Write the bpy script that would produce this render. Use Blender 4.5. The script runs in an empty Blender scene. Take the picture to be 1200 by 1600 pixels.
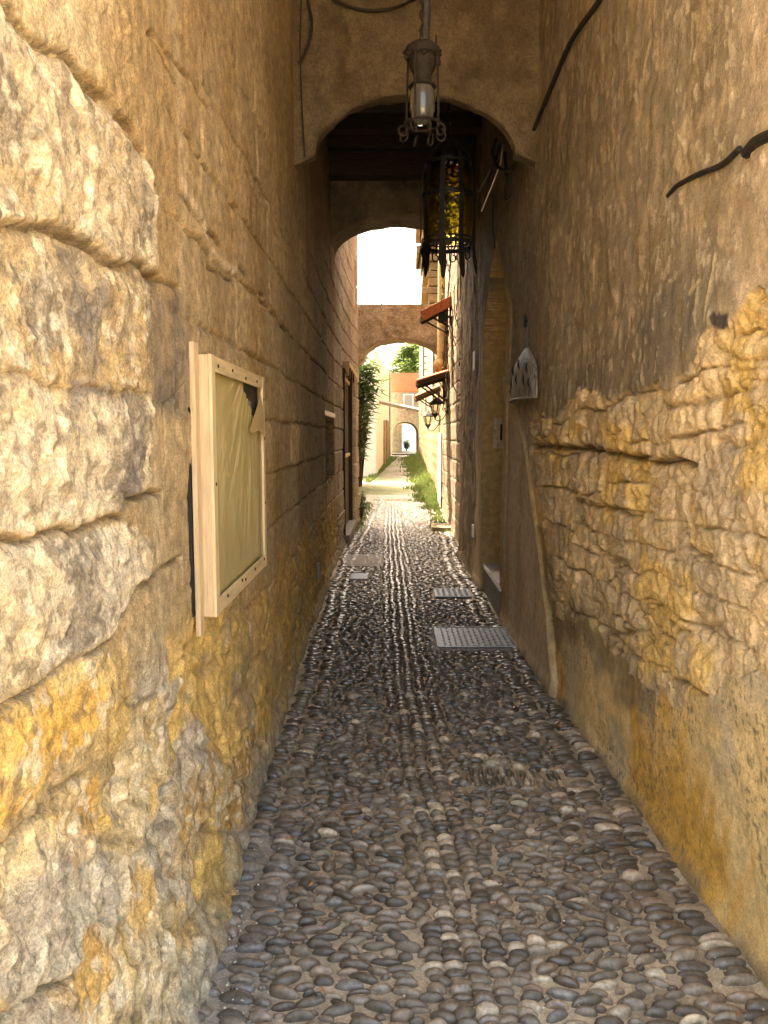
import bpy, bmesh, math, random
import numpy as np
from mathutils import Vector, Matrix, Euler
random.seed(7)
rng = np.random.default_rng(11)
R = math.radians
scene = bpy.context.scene
COL = scene.collection

# ------------------------------------------------------------------ camera
H = 1.6
PITCH = math.atan(120/1200.0); YAW = math.atan(12/1200.0)
cam_d = bpy.data.cameras.new('camera'); cam = bpy.data.objects.new('camera', cam_d); COL.objects.link(cam)
cam.location = (0, 0, H); cam.rotation_euler = (R(90)-PITCH, 0, YAW)
cam_d.sensor_fit = 'HORIZONTAL'; cam_d.sensor_width = 36; cam_d.lens = 36
cam_d.clip_start = 0.05; cam_d.clip_end = 600
scene.camera = cam
_RM = np.array(Euler((R(90)-PITCH, 0, YAW)).to_matrix())
def ray(px, py):
    v = np.array([(px-600)/1200.0, -(py-800)/1200.0, -1.0])
    return _RM @ v
def atY(px, py, Y):            # measured point at a given distance
    d = ray(px, py); t = Y/d[1]; return (float(d[0]*t), Y, float(H+d[2]*t))
def on_wall(px, py, prof):     # measured (Y, z) on a wall profile
    d = ray(px, py); X = prof(3.0)
    for _ in range(12):
        t = X/d[0]; Y = d[1]*t; X = 0.5*X+0.5*float(prof(min(max(Y, 0.3), 16)))
    return (Y, H+d[2]*X/d[0])

_LY = [0, 1.2, 2.5, 4, 6, 9, 11.3, 14.2]; _LX = [-.60, -.64, -.655, -.64, -.675, -.71, -.69, -.60]
_RY = [0, 2.2, 4.7, 6.5, 9.85, 10.25, 10.45, 13, 16]; _RX = [1.12, 1.09, 1.0, .96, .90, .90, .985, 1.0, 1.05]
def XL(Y): return np.interp(Y, _LY, _LX)
def XR(Y): return np.interp(Y, _RY, _RX)
def XC(Y): return np.interp(Y, [1.5, 2.2, 2.6, 3.6, 4.6, 6, 13, 20], [.28, .26, .23, .15, .12, .09, .03, .03])

# ------------------------------------------------------------------ noise
def _hash(ix, iy, s):
    h = (ix.astype(np.int64)*374761393 + iy.astype(np.int64)*668265263 + s*2147483647) & 0xFFFFFFFF
    h = ((h ^ (h >> 13))*1274126177) & 0xFFFFFFFF
    h = ((h ^ (h >> 16))*2246822519) & 0xFFFFFFFF
    h = h ^ (h >> 15)
    return (h & 0xFFFFFF)/float(0xFFFFFF)
def vnoise(u, v, s=0):
    iu = np.floor(u); iv = np.floor(v); fu = u-iu; fv = v-iv
    fu = fu*fu*fu*(fu*(fu*6-15)+10); fv = fv*fv*fv*(fv*(fv*6-15)+10)
    a = _hash(iu, iv, s); b = _hash(iu+1, iv, s); c = _hash(iu, iv+1, s); d = _hash(iu+1, iv+1, s)
    return (a*(1-fu)+b*fu)*(1-fv)+(c*(1-fu)+d*fu)*fv
def fbm(u, v, oct=4, s=0, gain=.5):   # about -1..1
    t = np.zeros_like(u); amp = 1; tot = 0; c, sn = math.cos(.6), math.sin(.6)
    for k in range(oct):
        t += amp*(vnoise(u, v, s+k*17)*2-1); tot += amp; amp *= gain
        u, v = (u*c-v*sn)*2.03+13.1, (u*sn+v*c)*2.03+7.7
    return t/tot*1.5
def ridged(u, v, oct=4, s=0):
    t = np.zeros_like(u); amp = 1; tot = 0
    for k in range(oct):
        t += amp*(1-np.abs(vnoise(u, v, s+k*31)*2-1)); tot += amp; amp *= .5; u = u*2.1+3.3; v = v*2.1+1.7
    return t/tot
def sstep(a, b, x):
    t = np.clip((x-a)/(b-a), 0, 1); return t*t*(3-2*t)
def voro(u, v, s=0, jit=.85):
    iu = np.floor(u); iv = np.floor(v)
    f1 = np.full(u.shape, 9.0); f2 = np.full(u.shape, 9.0); idd = np.zeros(u.shape)
    for du in (-1, 0, 1):
        for dv in (-1, 0, 1):
            cu = iu+du; cv = iv+dv
            px = cu+.5+(_hash(cu, cv, s)-.5)*jit; py = cv+.5+(_hash(cu, cv, s+5)-.5)*jit
            d = np.sqrt((u-px)**2+(v-py)**2)
            m = d < f1
            f2 = np.where(m, f1, np.minimum(f2, d)); idd = np.where(m, _hash(cu, cv, s+9), idd); f1 = np.where(m, d, f1)
    return f1, f2, idd
def ashlar(u, v, hgt, wid, s=0):
    """returns distance (metres) to nearest joint, block id 0..1"""
    row = np.floor(v/hgt); fv = v/hgt-row
    dv = np.minimum(fv, 1-fv)*hgt
    z0 = np.zeros_like(row)
    uu = u/wid+_hash(row, z0, s)*7
    k = np.floor(uu)
    e0 = k+(_hash(k, row, s+1)-.5)*.6; e1 = k+1+(_hash(k+1, row, s+1)-.5)*.6
    low = uu < e0; hi = uu > e1
    kk = np.where(low, k-1, np.where(hi, k+1, k))
    du = np.minimum(np.abs(uu-e0), np.abs(uu-e1))*wid
    return dv, du, _hash(kk, row, s+3)
def seg_dist(u, v, pts, reach):
    """distance to polyline, only evaluated near it"""
    best = np.full(u.shape, 1e3)
    for (a, b) in zip(pts[:-1], pts[1:]):
        m = (u > min(a[0], b[0])-reach) & (u < max(a[0], b[0])+reach) & (v > min(a[1], b[1])-reach) & (v < max(a[1], b[1])+reach)
        if not m.any(): continue
        uu = u[m]; vv = v[m]
        dx, dy = b[0]-a[0], b[1]-a[1]; L = dx*dx+dy*dy+1e-9
        t = np.clip(((uu-a[0])*dx+(vv-a[1])*dy)/L, 0, 1)
        d = np.hypot(uu-a[0]-t*dx, vv-a[1]-t*dy)
        best[m] = np.minimum(best[m], d)
    return best
def in_poly(u, v, poly):
    ins = np.zeros(u.shape, bool); n = len(poly)
    for i in range(n):
        x1, y1 = poly[i]; x2, y2 = poly[(i+1) % n]
        c = ((y1 > v) != (y2 > v)) & (u < (x2-x1)*(v-y1)/((y2-y1) if y2 != y1 else 1e-9)+x1)
        ins ^= c
    return ins
def sd_poly(u, v, poly, reach=.25):   # positive inside
    d = np.minimum(seg_dist(u, v, list(poly)+[poly[0]], reach), reach)
    return np.where(in_poly(u, v, poly), d, -d)
def mix(a, b, t):
    t = np.clip(t, 0, 1)[..., None]; return a*(1-t)+b*t

# ------------------------------------------------------------------ object helpers
def link(o, parent=None):
    COL.objects.link(o)
    if parent is not None: o.parent = parent
    return o
def tag(o, label=None, cat=None, group=None, kind=None):
    if label: o['label'] = label
    if cat: o['category'] = cat
    if group: o['group'] = group
    if kind: o['kind'] = kind
    return o
def empty(name, loc=(0, 0, 0), rz=0):
    o = bpy.data.objects.new(name, None); o.location = loc; o.rotation_euler = (0, 0, rz); o.empty_display_size = .1
    return link(o)
def mesh_np(name, co, faces, mat, parent=None, col=None, smooth=True, loc=None):
    """co (n,3), faces (m,4) or (m,3) int array, col (n,3)"""
    me = bpy.data.meshes.new(name); co = np.asarray(co, dtype=np.float32); faces = np.asarray(faces, dtype=np.int32)
    n = len(co); m, k = faces.shape
    me.vertices.add(n); me.vertices.foreach_set('co', co.ravel())
    me.loops.add(m*k); me.loops.foreach_set('vertex_index', faces.ravel())
    me.polygons.add(m); me.polygons.foreach_set('loop_start', np.arange(0, m*k, k, dtype=np.int32))
    me.update(calc_edges=True); me.validate()
    if smooth: me.polygons.foreach_set('use_smooth', np.ones(len(me.polygons), dtype=bool))
    if col is not None:
        a = me.color_attributes.new('Col', 'FLOAT_COLOR', 'POINT')
        c4 = np.ones((n, 4), dtype=np.float32); c4[:, :3] = np.clip(col, 0.005, .9); a.data.foreach_set('color', c4.ravel())
    me.materials.append(mat); me.update()
    o = bpy.data.objects.new(name, me)
    if loc is not None: o.location = loc
    return link(o, parent)
def grid_faces(nr, nc, flip=False):
    i = np.arange(nr*nc).reshape(nr, nc)
    a, b, c, d = i[:-1, :-1].ravel(), i[:-1, 1:].ravel(), i[1:, 1:].ravel(), i[1:, :-1].ravel()
    return np.stack([a, d, c, b] if flip else [a, b, c, d], 1)
class MB:
    """collects shapes into one mesh"""
    def __init__(s): s.v = []; s.f = []
    def add(s, vs, fs):
        b = len(s.v); s.v += [tuple(p) for p in vs]; s.f += [tuple(b+i for i in f) for f in fs]; return s
    def box(s, c, sz, rot=None, bev=0):
        bm = bmesh.new(); bmesh.ops.create_cube(bm, size=1)
        for v in bm.verts: v.co = Vector((v.co.x*sz[0], v.co.y*sz[1], v.co.z*sz[2]))
        if bev: bmesh.ops.bevel(bm, geom=bm.edges[:], offset=bev, segments=2, affect='EDGES', profile=.7)
        M = Matrix.Translation(c) @ (rot.to_matrix().to_4x4() if rot is not None else Matrix())
        bm.verts.index_update()
        s.add([M @ v.co for v in bm.verts], [[v.index for v in f.verts] for f in bm.faces]); bm.free(); return s
    def tube(s, pts, r, n=8, closed=False):
        pts = [Vector(p) for p in pts]; m = len(pts); rs = r if isinstance(r, (list, tuple)) else [r]*m
        up = Vector((0.13, .21, 1)).normalized(); rings = []
        prev = None
        for i, p in enumerate(pts):
            if closed: t = pts[(i+1) % m]-pts[i-1]
            else: t = pts[min(i+1, m-1)]-pts[max(i-1, 0)]
            t = t.normalized() if t.length > 1e-9 else Vector((0, 0, 1))
            if prev is None:
                a = t.cross(up)
                if a.length < 1e-3: a = t.cross(Vector((1, 0, 0)))
            else: a = prev-t*prev.dot(t)
            a.normalize(); prev = a; b = t.cross(a)
            rings.append([p+(a*math.cos(q)+b*math.sin(q))*rs[i] for q in [2*math.pi*k/n for k in range(n)]])
        vs = [q for rg in rings for q in rg]; fs = []
        for i in range(m if closed else m-1):
            j = (i+1) % m
            for k in range(n): fs.append((i*n+k, i*n+(k+1) % n, j*n+(k+1) % n, j*n+k))
        if not closed: fs.append(tuple(range(n))[::-1]); fs.append(tuple((m-1)*n+k for k in range(n)))
        return s.add(vs, fs)
    def lathe(s, prof, c=(0, 0, 0), n=24, a0=0, a1=2*math.pi, sx=1, sy=1):
        full = abs(a1-a0-2*math.pi) < 1e-6; m = n if full else n+1
        vs = []; fs = []
        for (r, z) in prof:
            for k in range(m):
                a = a0+(a1-a0)*k/n; vs.append((c[0]+r*math.cos(a)*sx, c[1]+r*math.sin(a)*sy, c[2]+z))
        for i in range(len(prof)-1):
            for k in range(n):
                k2 = (k+1) % m
                fs.append((i*m+k, i*m+k2, (i+1)*m+k2, (i+1)*m+k))
        return s.add(vs, fs)
    def quad(s, a, b, c, d): return s.add([a, b, c, d], [(0, 1, 2, 3)])
    def build(s, name, mat, parent=None, smooth=False, loc=None, subd=0, solid=0):
        me = bpy.data.meshes.new(name); me.from_pydata([tuple(v) for v in s.v], [], s.f); me.validate(); me.materials.append(mat)
        if smooth: me.polygons.foreach_set('use_smooth', np.ones(len(me.polygons), dtype=bool))
        me.update(); o = bpy.data.objects.new(name, me)
        if loc is not None: o.location = loc
        link(o, parent)
        if solid: m = o.modifiers.new('s', 'SOLIDIFY'); m.thickness = solid; m.offset = 0
        if subd: m = o.modifiers.new('d', 'SUBSURF'); m.levels = subd; m.render_levels = subd
        if smooth:
            try: me.set_sharp_from_angle(angle=R(40))
            except Exception: pass
        return o
def recentre(o, base):
    """move a mesh object's origin to base without moving its vertices in the world"""
    base = Vector(base); o.data.transform(Matrix.Translation(-base)); o.location = Vector(o.location)+base

# ------------------------------------------------------------------ materials
def nodes(name):
    m = bpy.data.materials.new(name); m.use_nodes = True; nt = m.node_tree; b = nt.nodes['Principled BSDF']
    return m, nt, b
def N(nt, t, **kw):
    n = nt.nodes.new(t)
    for k, v in kw.items():
        if k in n.inputs: n.inputs[k].default_value = v
        else: setattr(n, k, v)
    return n
def rough_stone(name, base=None, var=.35, fine=90, bump=.6, bdist=.004, rough=.92, pits=True, streak=False, hue=None, medium=14):
    """base None: read the Col attribute"""
    m, nt, b = nodes(name); L = nt.links.new
    tc = N(nt, 'ShaderNodeTexCoord'); src = tc.outputs['Object']
    if streak:
        mp = N(nt, 'ShaderNodeMapping'); mp.inputs['Scale'].default_value = (1, 1, .3); L(src, mp.inputs['Vector']); src2 = mp.outputs['Vector']
    else: src2 = src
    n1 = N(nt, 'ShaderNodeTexNoise', Scale=fine, Detail=6.0, Roughness=.65); L(src2, n1.inputs['Vector'])
    n2 = N(nt, 'ShaderNodeTexNoise', Scale=medium, Detail=7.0, Roughness=.6); L(src2, n2.inputs['Vector'])
    n3 = N(nt, 'ShaderNodeTexVoronoi', Scale=fine*.9); L(src, n3.inputs['Vector'])
    if base is None: c = N(nt, 'ShaderNodeAttribute', attribute_name='Col').outputs['Color']
    else:
        rgb = N(nt, 'ShaderNodeRGB'); rgb.outputs[0].default_value = (*base, 1); c = rgb.outputs[0]
    def mulby(c, fac_out, lo, hi, a=.3, bb=.7):
        mr = N(nt, 'ShaderNodeMapRange'); mr.inputs['From Min'].default_value = a; mr.inputs['From Max'].default_value = bb
        mr.inputs['To Min'].default_value = lo; mr.inputs['To Max'].default_value = hi; L(fac_out, mr.inputs['Value'])
        vm = N(nt, 'ShaderNodeVectorMath', operation='SCALE'); L(c, vm.inputs[0]); L(mr.outputs[0], vm.inputs['Scale']); return vm.outputs[0]
    c = mulby(c, n2.outputs['Fac'], 1-var, 1+var); c = mulby(c, n1.outputs['Fac'], 1-var*.7, 1+var*.7, .38, .62)
    if pits:
        n4 = N(nt, 'ShaderNodeTexVoronoi', Scale=fine*1.7); L(src, n4.inputs['Vector']); n5 = N(nt, 'ShaderNodeTexNoise', Scale=12.0, Detail=3.0); L(src, n5.inputs['Vector'])
        pm = N(nt, 'ShaderNodeMath', operation='MULTIPLY'); L(n4.outputs['Distance'], pm.inputs[0]); pm.inputs[1].default_value = 1.0
        pa = N(nt, 'ShaderNodeMath', operation='SUBTRACT'); L(pm.outputs[0], pa.inputs[0]); L(n5.outputs['Fac'], pa.inputs[1]); c = mulby(c, pa.outputs[0], .62, 1.0, -.42, -.22)
    if hue is not None:
        nh = N(nt, 'ShaderNodeTexNoise', Scale=5.0, Detail=5.0); L(src, nh.inputs['Vector'])
        mr = N(nt, 'ShaderNodeMapRange'); mr.inputs['From Min'].default_value = .45; mr.inputs['From Max'].default_value = .65; L(nh.outputs['Fac'], mr.inputs['Value'])
        mx = N(nt, 'ShaderNodeMix', data_type='RGBA'); L(mr.outputs[0], mx.inputs[0]); L(c, mx.inputs[6]); mx.inputs[7].default_value = (*hue, 1); c = mx.outputs[2]
    L(c, b.inputs['Base Color'])
    b.inputs['Roughness'].default_value = rough; b.inputs['Specular IOR Level'].default_value = .25
    ad = N(nt, 'ShaderNodeMath', operation='MULTIPLY_ADD'); L(n2.outputs['Fac'], ad.inputs[0]); ad.inputs[1].default_value = 2.0; L(n1.outputs['Fac'], ad.inputs[2])
    h = ad.outputs[0]
    if pits:
        mp = N(nt, 'ShaderNodeMapRange'); mp.inputs['From Min'].default_value = 0; mp.inputs['From Max'].default_value = .28; mp.inputs['To Min'].default_value = -.35; mp.inputs['To Max'].default_value = 0
        L(n3.outputs['Distance'], mp.inputs['Value'])
        a2 = N(nt, 'ShaderNodeMath', operation='ADD'); L(h, a2.inputs[0]); L(mp.outputs[0], a2.inputs[1]); h = a2.outputs[0]
    bp = N(nt, 'ShaderNodeBump', Strength=bump, Distance=bdist); L(h, bp.inputs['Height']); L(bp.outputs[0], b.inputs['Normal'])
    return m
def simple(name, base, rough=.6, metal=0, var=.25, scale=30, bump=.2, bdist=.002, stretch=None, c2=None, spec=.4, cr=(.4, .65)):
    m, nt, b = nodes(name); L = nt.links.new
    tc = N(nt, 'ShaderNodeTexCoord'); v = tc.outputs['Object']
    if stretch:
        mp = N(nt, 'ShaderNodeMapping'); mp.inputs['Scale'].default_value = stretch; L(v, mp.inputs['Vector']); v = mp.outputs['Vector']
    n1 = N(nt, 'ShaderNodeTexNoise', Scale=scale, Detail=6.0, Roughness=.6); L(v, n1.inputs['Vector'])
    mx = N(nt, 'ShaderNodeMix', data_type='RGBA')
    mr = N(nt, 'ShaderNodeMapRange'); mr.inputs['From Min'].default_value = cr[0]; mr.inputs['From Max'].default_value = cr[1]; L(n1.outputs['Fac'], mr.inputs['Value']); L(mr.outputs[0], mx.inputs[0])
    k1, k2 = 1-var, 1+var
    mx.inputs[6].default_value = (*[x*k2 for x in base], 1); mx.inputs[7].default_value = (*(c2 if c2 else [x*k1 for x in base]), 1)
    L(mx.outputs[2], b.inputs['Base Color']); b.inputs['Roughness'].default_value = rough; b.inputs['Metallic'].default_value = metal; b.inputs['Specular IOR Level'].default_value = spec
    bp = N(nt, 'ShaderNodeBump', Strength=bump, Distance=bdist); L(n1.outputs['Fac'], bp.inputs['Height']); L(bp.outputs[0], b.inputs['Normal'])
    return m
M = {}
M['left'] = rough_stone('left_wall_stone', None, var=.38, fine=150, bump=1.0, bdist=.005, medium=22)
M['right'] = rough_stone('right_wall_stone', None, var=.24, fine=120, bump=.85, bdist=.0045, medium=18)
M['vault'] = rough_stone('vault_plaster', None, var=.25, fine=60, bump=1.0, bdist=.012, medium=7)
M['block'] = rough_stone('far_stone', (.31, .245, .165), var=.34, fine=30, bump=.8, bdist=.012, medium=4)
M['yellow'] = rough_stone('sunlit_stone', (.27, .19, .095), var=.26, fine=20, bump=.6, bdist=.012, medium=3)
M['white'] = rough_stone('white_render', (.66, .66, .64), var=.07, fine=20, bump=.3, bdist=.004, medium=2)
M['orange'] = rough_stone('orange_render', (.50, .18, .085), var=.08, fine=20, bump=.3, bdist=.004, medium=2)
M['mortar'] = rough_stone('path_mortar', (.24, .195, .135), var=.32, fine=130, bump=.8, bdist=.003, medium=9)
M['cement'] = rough_stone('grey_cement', (.22, .2, .175), var=.15, fine=60, bump=.4, bdist=.003)
M['wood_dark'] = simple('old_dark_wood', (.045, .028, .016), .75, var=.5, scale=14, stretch=(8, 8, .8), bump=.6, bdist=.004)
M['beam'] = simple('sooty_beam', (.035, .026, .018), .85, var=.5, scale=10, stretch=(.8, 8, 8), bump=.7, bdist=.006)
M['pine'] = simple('pale_pine', (.66, .50, .27), .55, var=.14, scale=9, stretch=(8, 8, .7), bump=.25, bdist=.001)
M['pine_h'] = simple('pale_pine_rail', (.66, .50, .27), .55, var=.14, scale=9, stretch=(8, .7, 8), bump=.25, bdist=.001)
M['pine2'] = simple('pinkish_pine', (.58, .42, .24), .65, var=.16, scale=9, stretch=(8, 8, .7), bump=.25, bdist=.001)
M['iron'] = simple('black_iron', (.012, .011, .010), .6, metal=.4, var=.5, scale=60, bump=.4, spec=.5)
M['rust'] = simple('rusty_iron', (.012, .009, .006), .8, metal=.3, var=.3, scale=90, bump=.8, c2=(.04, .026, .014))
M['rubber'] = simple('black_cable', (.010, .010, .010), .65, var=.4, scale=70, bump=.3, c2=(.04, .03, .02))
M['steel'] = simple('galvanised_steel', (.10, .112, .125), .5, metal=.5, var=.3, scale=22, bump=.15)
M['marble'] = simple('worn_marble', (.62, .62, .60), .2, var=.1, scale=9, bump=.08, spec=.6)
M['tile'] = simple('terracotta_tile', (.30, .085, .035), .8, var=.3, scale=25, bump=.5)
M['tile2'] = simple('sunlit_terracotta', (.42, .15, .06), .8, var=.3, scale=25, bump=.5)
M['darkgap'] = simple('dark_panel', (.02, .017, .014), .9, var=.3)
M['leadgrey'] = simple('weathered_oak', (.25, .23, .19), .6, var=.2, scale=16, stretch=(7, 7, .6), bump=.9, bdist=.006, c2=(.055, .045, .035), cr=(.45, .6))
M['grey_pl'] = simple('grey_plank', (.30, .27, .24), .8, var=.2, scale=12)
M['shutter'] = simple('grey_shutter', (.28, .25, .22), .7, var=.2, scale=12, stretch=(8, 8, 1))
M['green_door'] = simple('green_shutter', (.05, .10, .09), .6, var=.2)
M['plate'] = simple('white_enamel', (.72, .70, .66), .35, var=.06)
M['pipe'] = simple('ochre_pipe', (.50, .36, .16), .7, var=.2, scale=20)
def leafmat(name, c1, c2):
    m, nt, b = nodes(name); L = nt.links.new
    oi = N(nt, 'ShaderNodeTexCoord'); n1 = N(nt, 'ShaderNodeTexNoise', Scale=3.0, Detail=3.0); L(oi.outputs['Object'], n1.inputs['Vector'])
    mx = N(nt, 'ShaderNodeMix', data_type='RGBA'); mr = N(nt, 'ShaderNodeMapRange'); mr.inputs['From Min'].default_value = .35; mr.inputs['From Max'].default_value = .65
    L(n1.outputs['Fac'], mr.inputs['Value']); L(mr.outputs[0], mx.inputs[0]); mx.inputs[6].default_value = (*c1, 1); mx.inputs[7].default_value = (*c2, 1)
    L(mx.outputs[2], b.inputs['Base Color']); b.inputs['Roughness'].default_value = .5
    tr = N(nt, 'ShaderNodeBsdfTranslucent'); L(mx.outputs[2], tr.inputs['Color']); ms = N(nt, 'ShaderNodeMixShader', Fac=.4)
    L(b.outputs[0], ms.inputs[1]); L(tr.outputs[0], ms.inputs[2]); L(ms.outputs[0], nt.nodes['Material Output'].inputs['Surface'])
    return m
M['leaf'] = leafmat('oleander_leaf', (.055, .095, .03), (.10, .17, .045))
M['leaf2'] = leafmat('tree_leaf', (.12, .19, .045), (.22, .29, .07))
M['grass'] = leafmat('grass_blade', (.10, .155, .04), (.16, .20, .07))
# ------------------------------------------------------------------ long walls as carved height fields
def LW(*pts): return [on_wall(x, y, XL) for x, y in pts]
def RW(*pts): return [on_wall(x, y, XR) for x, y in pts]
def z_rows(top):
    a = list(np.arange(-.08, 2.7, .0055)); s = .006
    while a[-1] < top: a.append(a[-1]+s); s = min(s*1.012, .04)
    return np.array(a)
def build_wall(name, side, prof, Ys, Zs, dfun, mat, back):
    """side +1: left wall facing +X; -1: right wall facing -X"""
    Y, Z = np.meshgrid(Ys, Zs); sh = Y.shape
    d, col = dfun(Y.ravel(), Z.ravel())
    X = prof(Y.ravel())+side*d
    nr, nc = sh; co = np.stack([X, Y.ravel(), Z.ravel()], 1); faces = grid_faces(nr, nc, flip=(side < 0))
    # close the solid: a back sheet joined by a rim
    idx = np.arange(nr*nc).reshape(nr, nc)
    rim = np.concatenate([idx[0, :], idx[1:, -1], idx[-1, -2::-1], idx[-2:0:-1, 0]])
    rc = co[rim].copy(); rc[:, 0] = back; n0 = len(co); co = np.vstack([co, rc]); k = len(rim)
    j = np.arange(k); j2 = (j+1) % k
    rf = np.stack([rim[j], rim[j2], n0+j2, n0+j], 1)
    if side > 0: rf = rf[:, ::-1]
    c4 = np.array([[n0+0, n0+nc-1, n0+nc-1+nr-1, n0+nc-1+nr-1+nc-1]])
    faces = np.vstack([faces, rf, c4]); colall = np.vstack([col, col[rim]])
    return mesh_np(name, co, faces, mat, None, colall)

# --- left wall joints traced as real courses
L_JOINTS = [  # (px polyline, depth, width, ledge: +stone below the line is set back)
    ([(-40, -30), (0, 2), (20, 36), (60, 68), (104, 88), (124, 116), (168, 156), (208, 204), (224, 244)], .030, .008, .018),
    ([(122, 128), (150, 150), (178, 178), (205, 212)], .035, .013, 0),
    ([(224, 244), (272, 296), (312, 344), (360, 400), (400, 452), (450, 520)], .045, .008, .003),
    ([(235, 60), (262, 110), (285, 170), (310, 215), (350, 290), (372, 330)], .034, .007, 0),
    ([(170, 0), (240, 60), (300, 130), (352, 210), (410, 320), (450, 400)], .022, .007, .0),
    ([(-40, 365), (0, 362), (40, 358), (104, 370), (168, 402), (224, 420), (250, 438)], .045, .012, .014),
    ([(245, 440), (262, 443), (284, 450)], .04, .007, 0), ([(325, 415), (340, 422), (365, 440)], .04, .006, 0),
    ([(224, 280), (238, 340), (240, 420)], .024, .007, 0),
    ([(-40, 583), (0, 585), (60, 596), (130, 606), (235, 614)], .020, .0045, .006),
    ([(235, 430), (238, 520), (238, 612), (242, 690), (243, 772)], .024, .006, 0),
    ([(-40, 850), (0, 846), (40, 846), (76, 836), (128, 824), (168, 812), (195, 806), (198, 778), (225, 770), (258, 768)], .045, .009, .012),
    ([(258, 768), (262, 700), (258, 640), (290, 600)], .010, .006, 0),
    ([(-40, 1115), (0, 1100), (48, 1080), (80, 1052), (112, 1032), (176, 1000), (188, 976), (216, 916), (248, 896), (288, 872)], .038, .009, .010),
    ([(180, 1040), (184, 1084), (208, 1116), (240, 1080), (280, 1040), (292, 1012)], .018, .010, 0),
    ([(-30, 1340), (0, 1326), (46, 1296), (77, 1269), (80, 1238), (126, 1211)], .032, .011, .004),
    ([(157, 1250), (157, 1307), (195, 1315), (222, 1300), (238, 1257), (262, 1200)], .026, .009, 0),
    ([(111, 1453), (111, 1384), (146, 1326), (157, 1307)], .022, .010, 0),
    ([(-10, 1591), (23, 1572), (61, 1549), (103, 1522), (110, 1455)], .036, .008, .006),
    ([(142, 1426), (169, 1453), (172, 1526), (165, 1600)], .028, .009, 0),
    ([(218, 1361), (215, 1430), (230, 1476), (230, 1600)], .024, .008, 0),
    ([(291, 1292), (314, 1300), (345, 1303), (368, 1277)], .024, .008, 0),
    ([(218, 1361), (250, 1366), (262, 1410), (285, 1420), (295, 1445), (307, 1545)], .024, .009, 0),
    ([(300, 1170), (330, 1190), (360, 1160), (390, 1120)], .016, .009, 0),
    ([(262, 1200), (275, 1140), (292, 1080), (296, 1012)], .012, .009, 0),
]
L_QUOINS = [  # rough blocks standing proud (px polygon), height, colour
    ([(-60, -60), (-10, -10), (20, 40), (100, 92), (124, 120), (205, 210), (240, 290), (242, 425), (160, 400), (100, 368), (30, 356), (-60, 360)], .055, (0.530, 0.409, 0.244)),
    ([(-60, 372), (36, 366), (100, 378), (165, 410), (236, 432), (236, 610), (60, 592), (-60, 580)], .030, (0.498, 0.369, 0.199)),
    ([(-60, 592), (55, 602), (235, 618), (242, 765), (196, 776), (190, 800), (76, 830), (-60, 845)], .036, (0.583, 0.461, 0.289)),
    ([(-60, 858), (76, 845), (195, 815), (238, 840), (240, 890), (214, 915), (186, 974), (174, 996), (80, 1048), (-60, 1100)], .032, (0.572, 0.471, 0.316)),
    ([(-60, 1112), (50, 1086), (110, 1038), (176, 1006), (184, 1080), (150, 1140), (80, 1210), (70, 1262), (-60, 1340)], .030, (0.615, 0.430, 0.172)),
    ([(-60, 1345), (46, 1302), (78, 1276), (104, 1300), (108, 1384), (108, 1460), (60, 1545), (-60, 1590)], .045, (0.636, 0.471, 0.234)),
    ([(80, 1262), (84, 1236), (150, 1200), (155, 1250), (154, 1305), (112, 1375)], .020, (0.530, 0.369, 0.172)),
    ([(160, 1250), (200, 1120), (240, 1090), (285, 1050), (262, 1190), (236, 1255), (220, 1298), (195, 1310)], .026, (0.572, 0.430, 0.226)),
    ([(150, 1328), (196, 1320), (216, 1365), (212, 1430), (228, 1480), (226, 1600), (176, 1600), (170, 1450), (142, 1420), (114, 1385)], .034, (0.530, 0.399, 0.226)),
    ([(114, 1455), (140, 1430), (166, 1455), (168, 1530), (160, 1640), (20, 1640), (26, 1576), (104, 1526)], .022, (0.594, 0.430, 0.226)),
    ([(222, 1300), (240, 1258), (264, 1200), (296, 1100), (330, 1195), (290, 1290), (262, 1400), (222, 1358)], .020, (0.477, 0.338, 0.172)),
    ([(234, 1480), (226, 1368), (258, 1372), (290, 1450), (304, 1545), (300, 1620), (234, 1620)], .018, (0.466, 0.369, 0.234)),
    ([(296, 1290), (330, 1200), (362, 1165), (392, 1130), (368, 1272), (345, 1298), (314, 1295)], .016, (0.445, 0.307, 0.144)),
]
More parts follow.
